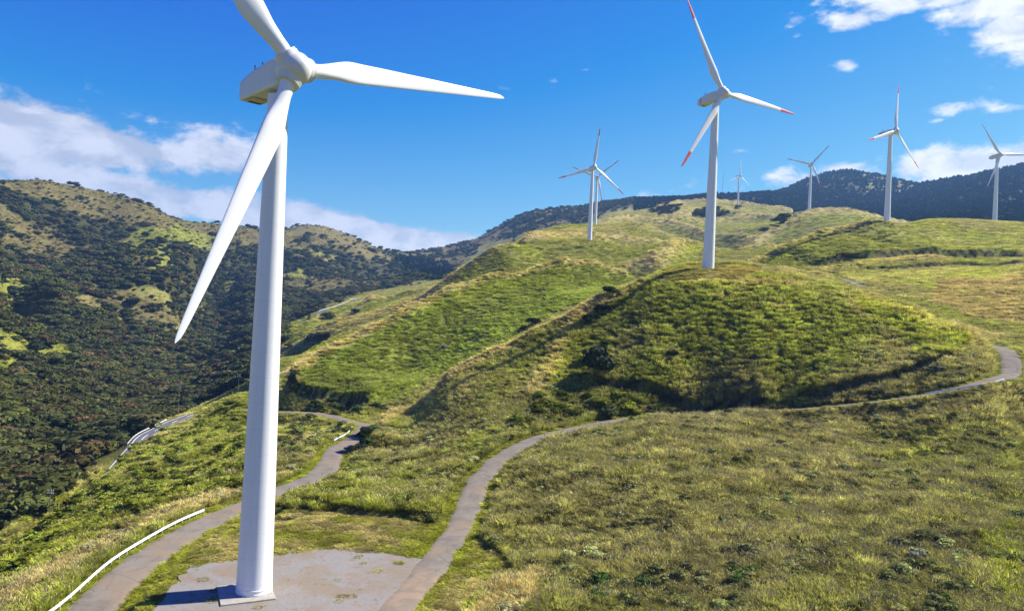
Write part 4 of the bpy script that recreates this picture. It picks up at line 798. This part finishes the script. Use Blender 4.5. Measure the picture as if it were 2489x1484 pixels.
# ------------------------------------------------------------------ wind turbines
HUBH, BL, TILT, OVER = 60.0, 33.5, math.radians(5), 3.6
def blade_rings(z0, z1, n):
    rings = []; m = 28
    for i in range(n):
        q = z0 + (z1 - z0) * i / (n - 1); f = q / BL
        ch = np.interp(f, [0, .03, .06, .10, .15, .20, .225, .245, .30, .5, .75, .93, .975, .993, 1.0], [1.8, 1.8, 1.74, 1.78, 2.2, 2.78, 3.02, 2.98, 2.72, 2.05, 1.32, .80, .60, .36, .12])
        th = np.interp(f, [0, .06, .10, .15, .20, .3, .5, .75, 1.0], [1.0, .98, .82, .55, .38, .27, .21, .18, .16])
        tw = math.radians(np.interp(f, [0, .1, .2, .35, .6, 1.0], [24, 22, 16, 9, 3, 0])); ring = []
        circ = 1 - sstep(np.array(f), .05, .17)
        for j in range(m):
            a = 2 * math.pi * j / m; cx = math.cos(a)                       # +1 leading edge, -1 trailing edge
            s = (1 + cx) / 2                                             # 0 at trailing edge
            air = 1.85 * (s ** .62) * ((1 - s) ** .5) * 1.05; yy = math.sin(a) * .5 * circ + (math.copysign(1, math.sin(a)) * air * .5 if abs(math.sin(a)) > 1e-6 else 0) * (1 - circ)
            yo = ch * ((s - .5) * circ + (s - .68) * (1 - circ)); xo = ch * th * yy
            ring.append((xo * math.cos(tw) + yo * math.sin(tw), yo * math.cos(tw) - xo * math.sin(tw), q))
        rings.append(ring)
    return rings
def superloop(cy, cz, w, h, x, n=40, p=5.0, slope=0.0):
    out = []
    for j in range(n):
        a = 2 * math.pi * j / n; c, s = math.cos(a), math.sin(a); k = (abs(c) ** p + abs(s) ** p) ** (-1 / p); out.append((x + slope * k * s, cy + w / 2 * k * c, cz + h / 2 * k * s))
    return out
def turbine(key, label, red, group, dist_far=False):
    x, y, z, psi, th = TURB[key]; root = empty('wind_turbine', (x, y, z), -psi); tag(root, label, 'wind turbine', group)
    tw = MB(); prof = [(2.02, -.6), (2.02, .25), (2.05, .27), (2.05, .42), (2.02, .44), (2.02, .72), (2.045, .74), (2.045, .86), (2.0, .88)]
    for k in range(1, 41):
        f = k / 40; prof.append((2.0 + (1.16 - 2.0) * f ** .96, .88 + (57.9 - .88) * f))
    tw.lathe(prof, 72); tower = tw.build('tower', M['white'], root, True, 40)
    m = MB()
    if key == 'A':
        m.box((-1.9, .95, 2.9), (.35, .3, .35)); m.tube([(-1.95, .95, 2.6), (-2.02, .95, 1.2)], .04); m.build('junction_box', M['dark'], root)  # small dark junction box on the tower wall, gives no light
        d = MB(); d.box((-2.02, 0, 2.2), (.08, .9, 2.1)); d.build('door', M['grey'], root)
    # nacelle
    zt = HUBH; m = MB(); rows = []
    for (xx, w, cz, h) in ((-8.35, 1.7, -.05, 1.6), (-8.25, 2.1, -.05, 2.05), (-7.9, 2.4, -.02, 2.4), (-5.5, 2.75, .05, 2.95), (-3.0, 2.9, .1, 3.2), (0.0, 2.95, .15, 3.4), (1.2, 2.95, .12, 3.4), (1.95, 2.8, .05, 3.1), (2.3, 2.5, 0, 2.7)):
        rows.append(superloop(0, zt - .15 + cz + (.06 * xx * .4), w, h, xx, 64, 11.0))
    m.ring_loft(rows); nac = m.build('nacelle', M['nac'], root, True, 35)
    m = MB(); m.box((-5.4, 0, zt - 1.83), (2.3, 2.0, .10)); m.build('floor_hatch', M['under'], nac, False)
    m = MB(); m.box((-6.2, 0, zt - 1.88), (.5, 1.5, .12)); m.build('vent', M['dark'], nac)
    m = MB(); m.box((1.2, 0, zt + 1.70), (1.5, 1.6, .35)); m.build('roof_hatch', M['nac'], nac)
    for i, (ax, ay, ah) in enumerate(((-6.0, .7, 1.9), (-5.2, -.6, 1.0))):
        m = MB(); m.tube([(ax, ay, zt + 1.1), (ax, ay, zt + 1.1 + ah)], .05, 8); m.tube([(ax - .4 * .5, ay, zt + 1.1 + ah * .8), (ax + .4 * .5, ay, zt + 1.1 + ah * .8)], .04); m.tube([(ax, ay - .0, zt + 1.1 + ah), (ax, ay, zt + 1.35 + ah)], .09, 8); m.build('wind_vane', M['dark'], nac)
    if red:
        m = MB(); m.ring_loft([superloop(0, zt - .13 + .02 + .024 * xx, w, h, xx, 48, 6.0) for xx, w, h in ((-6.55, 2.62, 2.76), (-6.0, 2.74, 2.88))], False, False); m.build('red_stripe', M['red'], nac, True, 30)
    # hub and spinner, blades
    Rt = Matrix.Rotation(-TILT, 4, 'Y'); hubp = Vector((0, 0, HUBH)) + Vector((math.cos(TILT), 0, math.sin(TILT))) * OVER
    m = MB(); prof = [(.0, -1.4), (1.6, -1.38), (1.78, -1.2), (1.88, -.6), (1.9, 0), (1.82, .6), (1.6, 1.15), (1.24, 1.62), (.82, 1.95), (.35, 2.16), (.0, 2.2)]
    n = 48; m.ring_loft([[(q, max(r_, .001) * math.cos(6.2832 * j / n), max(r_, .001) * math.sin(6.2832 * j / n)) for j in range(n)] for r_, q in prof], False, False)
    hub = m.build('hub', M['nac'], root, True, 50); hub.matrix_local = Matrix.Translation(hubp) @ Rt @ Matrix.Rotation(-th, 4, 'X')
    for k in range(3):
        an = th + k * 2 * math.pi / 3; Mx = Matrix.Translation(hubp) @ Rt @ Matrix.Rotation(-an, 4, 'X')
        if k == 0 and 'collar' not in CACHE:
            m = MB(); m.lathe([(1.45, .9), (1.38, 1.75), (1.30, 1.86), (1.30, 2.02), (1.18, 2.06), (.98, 2.06)], 36); CACHE['collar'] = None; co = m.build('blade_collar', M['nac'], hub, True, 40); CACHE['collar'] = co.data
        else: co = bpy.data.objects.new('blade_collar', CACHE['collar']); C.objects.link(co); co.parent = hub
        co.matrix_local = Matrix.Rotation(-k * 2 * math.pi / 3, 4, 'X')
        ck = 'blade_red' if red else 'blade'
        if ck not in CACHE:
            m = MB(); z1 = BL * .80 if red else BL; m.ring_loft(blade_rings(1.5, z1, 52)); b = m.build('blade', M['blade_white'], root, True, 45); CACHE[ck] = b.data
            if red:
                m = MB(); m.ring_loft(blade_rings(z1 + .002, BL, 16)); q = m.build('blade_tip', M['red'], b, True, 45); CACHE['tip'] = q.data
        else:
            b = bpy.data.objects.new('blade', CACHE[ck]); C.objects.link(b); b.parent = root
            if red: q = bpy.data.objects.new('blade_tip', CACHE['tip']); C.objects.link(q); q.parent = b
        b.matrix_local = Mx
    return root
CACHE = {}
GRP = 'wind turbines on the grass hills'
turbine('A', 'huge white wind turbine with plain blades on the gravel pad in front', False, GRP)
turbine('B', 'white wind turbine with red blade tips on top of the green dome hill, second largest', True, GRP)
turbine('C', 'front one of the two overlapping white turbines with red tips, nearer the viewer', True, GRP)
turbine('D', 'rear smaller one of the two overlapping turbines, half hidden behind the front tower', True, GRP)
turbine('E', 'tiny most distant white turbine with plain tips before the dark wood', False, GRP)
turbine('F', 'small distant red tipped turbine in front of the left shoulder of the blue mountain', True, GRP)
turbine('G', 'red tipped turbine with one blade straight up on the broad hill right of centre', True, GRP)
turbine('H', 'plain white turbine near the right edge with one blade running out of the photo', False, GRP)
a_, t_ = pix(2655, 365); TURB['I'] = (760 * math.sin(a_), 760 * math.cos(a_), HC + t_ * 760 - 60, .9, -1.54 ); turbine('I', 'turbine beyond the right edge of which only a blade tip shows', False, GRP)

# foundation slab, bolts
x0, y0 = TURB['A'][0], TURB['A'][1]; m = MB(); R_ = Matrix.Rotation(math.radians(25.7), 3, 'Z'); m.box((x0 - .75, y0 - .55, .04), (5.9, 5.9, .40), R_)
o = m.build('foundation_slab', M['slab']); md = o.modifiers.new('bevel', 'BEVEL'); md.width = .04; tag(o, 'square concrete foundation slab under the near turbine tower', 'concrete slab')

# guard rails
def guard_rail(pts, label=None, h=.75, lane=None, off=0, posts=2.0, group='guard rails beside the roads', world=None, style='beam', mat='rail'):
    L = world if world is not None else world_line(pts, 1.0)
    z = ground(L[:, 0], L[:, 1])
    for k in range(8): z[1:-1] = (z[:-2] + 2 * z[1:-1] + z[2:]) / 4
    c = L[0]; root = empty('guard_rail', (c[0], c[1], z[0])); tag(root, label, 'guard rail', group)
    m = MB(); rings = []; t = np.gradient(L[:, :2], axis=0); t /= np.linalg.norm(t, axis=1)[:, None]; nrm = np.c_[t[:, 1], -t[:, 0]]
    prof = [(0, -.20), (.05, -.14), (.05, -.07), (0, 0), (.05, .07), (.05, .14), (0, .20), (-.03, .14), (-.03, -.14)]
    for i in range(len(L)): rings.append([(L[i, 0] - c[0] + nrm[i, 0] * a, L[i, 1] - c[1] + nrm[i, 1] * a, z[i] - z[0] + h + b) for a, b in prof])
    m.ring_loft(rings); m.build('beam', M[mat], root, False)
    s = np.r_[0, np.cumsum(np.hypot(*np.diff(L[:, :2], axis=0).T))]; npst = min(80, int(s[-1] / posts) + 1); data = None
    for k in range(npst):
        d = k * s[-1] / max(1, npst - 1); q = [np.interp(d, s, v) for v in (L[:, 0], L[:, 1], z)]; i = min(int(np.searchsorted(s, d)), len(L) - 1)
        if data is None:
            m = MB(); m.tube([(0, 0, -.5), (0, 0, h + .16)], .085, 8); o = m.build('post', M['post'] if mat == 'rail' else M[mat], root, True, 40); data = o.data
        else: o = bpy.data.objects.new('post', data); C.objects.link(o); o.parent = root
        o.location = (q[0] - c[0] - nrm[i, 0] * .1, q[1] - c[1] - nrm[i, 1] * .1, q[2] - z[0])
    return root
def lane_side(nm, off, i0, i1):
    L, hw = ROAD_L[nm]; t = np.gradient(L[:, :2], axis=0); t /= np.linalg.norm(t, axis=1)[:, None]; nrm = np.c_[t[:, 1], -t[:, 0]]; Q = L.copy(); Q[:, :2] += nrm * off; return Q[i0:i1]
def lane_idx(nm, px, py):
    L = ROAD_L[nm][0]; X, Y = to_pix(L[:, 0], L[:, 1], L[:, 2]); return int(np.argmin((X - px) ** 2 + (Y - py) ** 2))
i0, i1 = sorted((lane_idx('lower_lane', 130, 1530), lane_idx('lower_lane', 560, 1248))); guard_rail(None, world=lane_side('lower_lane', -3.35, i0, i1), label='long white steel guard rail curving along the lower lane by the near turbine')
guard_rail([(812, 1076), (830, 1066), (846, 1056), (856, 1042)], 'short white guard rail on the inside of the hairpin lane')
i0, i1 = sorted((lane_idx('valley_road', 425, 1018), lane_idx('valley_road', 325, 1090))); guard_rail(None, 'white guard rail round the outer bend of the tarmac road by the wood', world=lane_side('valley_road', 3.9, i0, i1))
guard_rail([(2250, 962), (2320, 951), (2400, 938), (2440, 928)], 'low whitish guard rail on the outside of the lane below the dome hill', h=.55)
guard_rail([(2420, 826, 270), (2450, 838, 262), (2475, 850, 255), (2500, 868, 248)], 'grey blue guard rail beyond the lane loop at the right edge', mat='grey')
guard_rail([(675, 912), (690, 907), (704, 901)], 'white guard rail piece right behind the near tower at the ridge nose')
guard_rail([(215, 1150, 292), (222, 1142, 296), (238, 1136, 300)], 'short kinked white rail piece at the wood edge')
guard_rail([(105, 1258, 246), (140, 1232, 258), (170, 1208, 268)], 'white rail running down the dark bank at the far left', h=1.1)
guard_rail([(2062, 687, 392), (2085, 684, 398), (2108, 690, 402)], 'small grey rail at the lane bend far behind the dome', mat='grey', h=.7)
guard_rail([(775, 751, 878), (800, 746, 900), (830, 738, 922), (850, 730, 940)], 'distant white rail along the valley road', h=1.0); guard_rail([(852, 724, 955), (868, 723, 965)], 'distant bright white rail end at the top of the valley road', h=1.2)

# utility poles, mast
def util_pole(px, py, r, h, label):
    a, t = pix(px, py); x, y = r * math.sin(a), r * math.cos(a); z = float(ground(np.array([x]), np.array([y]))[0]); root = empty('utility_pole', (x, y, z)); tag(root, label, 'utility pole', 'utility poles at the wood edge')
    m = MB(); m.lathe([(.15, -1), (.09, h)], 10); m.build('pole', M['pole'], root, True, 40)
    for k in (0.6, 1.5):
        m = MB(); m.box((0, 0, h - k), (1.8, .12, .12)); ca = m.build('crossarm', M['grey'], root)
        m = MB()
        for q in (-.8, -.3, .3, .8): m.lathe([(.06, h - k + .06), (.09, h - k + .14), (.05, h - k + .3)], 8, (q, 0))
        m.build('insulators', M['rail'], ca)
util_pole(121, 1225, 262, 13, 'pale utility pole with crossarms before the wood at the far left'); util_pole(430, 1060, 385, 17, 'dark slim utility pole above the tarmac road bend'); util_pole(577, 985, 392, 13, 'thin utility pole just left of the near tower'); util_pole(305, 1105, 318, 8, 'short utility pole at the wood edge left of the road bend')
a, t = pix(1756, 470); r = 2420; x, y = r * math.sin(a), r * math.cos(a); z = float(ground(np.array([x]), np.array([y]))[0]); root = empty('radio_mast', (x, y, z)); tag(root, 'hair thin lattice radio mast rising above the far wood', 'mast')
m = MB()
for k in range(3): m.tube([(.5 * math.cos(2.094 * k), .5 * math.sin(2.094 * k), 0), (.12 * math.cos(2.094 * k), .12 * math.sin(2.094 * k), 78)], .16, 5)
for k in range(26):
    q = k / 26; w = .5 * (1 - q) + .12 * q; m.tube([(w, 0, 78 * q), (-w * .5, w * .87, 78 * (q + .02)), (-w * .5, -w * .87, 78 * (q + .03))], .06, 4)
m.build('lattice', M['mast'], root)
m = MB(); m.tube([(0, 0, 78), (0, 0, 84)], .1, 6); m.build('antenna', M['mast'], root)

# ------------------------------------------------------------------ shrubs and rocks one can tell apart
def leafmat(name, col):
    m, t, b, o = new_mat(name); v = t.node('ShaderNodeAttribute', attribute_name='shade'); oi = t.n.new('ShaderNodeObjectInfo')
    c = t.mix(1.0, col, t.node('ShaderNodeCombineColor', inp={0: v.outputs['Fac'], 1: v.outputs['Fac'], 2: v.outputs['Fac']}).outputs[0], 'MULTIPLY'); t.l.new(c, b.inputs['Base Color']); b.inputs['Roughness'].default_value = .8; b.inputs['Specular IOR Level'].default_value = .1; return m
LM = [leafmat('shrub_leaf_dark', (.030, .045, .018)), leafmat('shrub_leaf_olive', (.065, .080, .022))]
SH_ME = []
for sd in (61, 62, 63):
    for mi in (0, 1):
        V, F, sh = crown_mesh(sd, 620, leaf=.06); o = hidden_src('crown', V, F, sh, [LM[mi]]); SH_ME.append(o.data)
m = MB(); m.tube([(0, 0, -.12), (.01, .0, .2), (.03, .02, .5)], [.035, .025, .008], 7); m.tube([(.01, 0, .15), (.14, .06, .5)], [.02, .006], 6); m.tube([(.01, 0, .12), (-.12, -.08, .48)], [.02, .006], 6); _tr = m.build('trunk', M['bark']); TR_ME = _tr.data; bpy.data.objects.remove(_tr)
def shrub(px, py, size, wid, mi, label, group, k):
    p = ray_hit(px, py); z = float(ground(p[:1], p[1:2])[0]); root = empty('shrub', (p[0], p[1], z), k * 1.7); tag(root, label, 'shrub', group)
    c = bpy.data.objects.new('crown', SH_ME[(k % 3) * 2 + mi]); C.objects.link(c); c.parent = root; c.scale = (wid * 1.25, wid * 1.25, size * 1.15); c.location = (0, 0, -.16 * size)
    t = bpy.data.objects.new('trunk', TR_ME); C.objects.link(t); t.parent = root; t.scale = (wid, wid, size)
    return root
SHR = [(1455, 912, 8.5, 7.5, 0, 'big dark round bush at the foot of the gully in the dome hill'), (1432, 880, 4.5, 4.5, 0, 'smaller dark bush touching the upper left of the big gully bush'), (1300, 790, 4.5, 7, 0, 'dark wide bush sticking up behind the tan spur crest'), (1278, 806, 3, 5, 0, 'low dark bush just below the one on the tan spur crest'),
       (1482, 715, 3, 5, 0, 'dark bush at the top of the gully left of the second turbine'), (1440, 785, 3.5, 5, 0, 'dark bush halfway up the gully'), (1460, 760, 3, 4, 0, 'dark bush in the upper half of the gully'), (1636, 872, 2.8, 3.2, 0, 'single dark bush on the dome face below the turbine'), (1780, 1010, 2.0, 3, 1, 'olive bush on the crest below the dark bank'),
       (1480, 1015, 3.6, 4.5, 1, 'grey green bush beside the lane where it vanishes'), (890, 1065, 3.2, 3.6, 0, 'dark bush on the bank at the hairpin'), (877, 1098, 3, 2.6, 0, 'dark bush lower down the hairpin bank'), (800, 775, 7, 10, 1, 'broad bush beside the distant valley road'), (862, 762, 6, 9, 0, 'flat dark bush below the top of the valley road'),
       (700, 845, 4, 5, 0, 'bush right of the near tower at the valley slope'), (90, 857, 11, 11, 0, 'round dark tree alone on the lower left meadow'), (160, 878, 8, 9, 0, 'second dark tree right of the lone one on the lower left meadow'), (8, 868, 8, 8, 0, 'dark tree on the lower left meadow at the photo edge'), (30, 720, 12, 14, 0, 'brown clump on the upper left meadow'), (68, 695, 9, 9, 0, 'small dark tree on the upper left meadow'), (5, 693, 9, 10, 0, 'dark tree at the very left on the upper meadow'),
       (352, 575, 9, 11, 0, 'dark dot of a tree at the top of the bright central meadow'), (452, 596, 9, 12, 0, 'dark tree at the right of the bright central meadow'), (390, 638, 9, 10, 0, 'dark tree in the lower bright meadow'), (415, 645, 9, 9, 0, 'dark tree right of the one in the lower bright meadow')]
for k, s in enumerate(SHR): shrub(s[0], s[1], s[2], s[3], s[4], s[5], 'single shrubs and trees on the slopes', k)
# line of small wild trees in the hollow behind the second turbine
lots = [(1745 + i * 13, 553 - (i % 3) * 2) for i in range(9)]
for i, (px, py) in enumerate(lots):
    a, t = pix(px, py); r = 800 + 10 * (i % 3); pp = (r * math.sin(a), r * math.cos(a)); z = float(ground(np.array([pp[0]]), np.array([pp[1]]))[0]); root = empty('shrub', (pp[0], pp[1], z), i); tag(root, 'one of the dark trees crowded in the hollow right behind the second turbine tower', 'tree', 'dark trees in the hollow')
    c = bpy.data.objects.new('crown', SH_ME[(i % 3) * 2]); C.objects.link(c); c.parent = root; c.scale = (11, 11, 10); c.location = (0, 0, -1.5)
    t = bpy.data.objects.new('trunk', TR_ME); C.objects.link(t); t.parent = root; t.scale = (8, 8, 8)
def rock(px, py, s, label, k):
    p = ray_hit(px, py); g = np.random.default_rng(k); m = MB(); rings = []
    for i in range(7):
        f = i / 6; rad = math.sin(math.pi * (.12 + .80 * f)) * s; rings.append([(rad * math.cos(6.283 * j / 11) * (1 + .35 * (g.random() - .5)) * 1.4, rad * math.sin(6.283 * j / 11) * (1 + .35 * (g.random() - .5)), (f - .3) * s * 1.1) for j in range(11)])
    m.ring_loft(rings); o = m.build('rock', M['rock']); o.location = p; tag(o, label, 'rock', 'dark rocks on the green slope')
rock(1072, 846, 1.6, 'left dark rock on the green slope of the second ridge', 1); rock(1083, 844, 1.8, 'middle dark rock on the green slope of the second ridge', 2); rock(1094, 845, 1.3, 'right dark rock on the green slope of the second ridge', 3); rock(1025, 855, 1.2, 'lone dark rock left of the three on the green slope', 4)

# ------------------------------------------------------------------ air
m_, t_, b_, o_ = new_mat('air'); t_.n.remove(b_)
pv = t_.node('ShaderNodeVolumePrincipled', inp={'Color': (.28, .55, 1.0, 1), 'Density': .000078, 'Anisotropy': .2}); t_.l.new(pv.outputs[0], o_.inputs['Volume'])
m = MB(); m.box((0, 2700, 330), (11000, 6800, 960)); hz = m.build('haze', m_); tag(hz, 'pale blue air over the far mountains', kind='stuff')
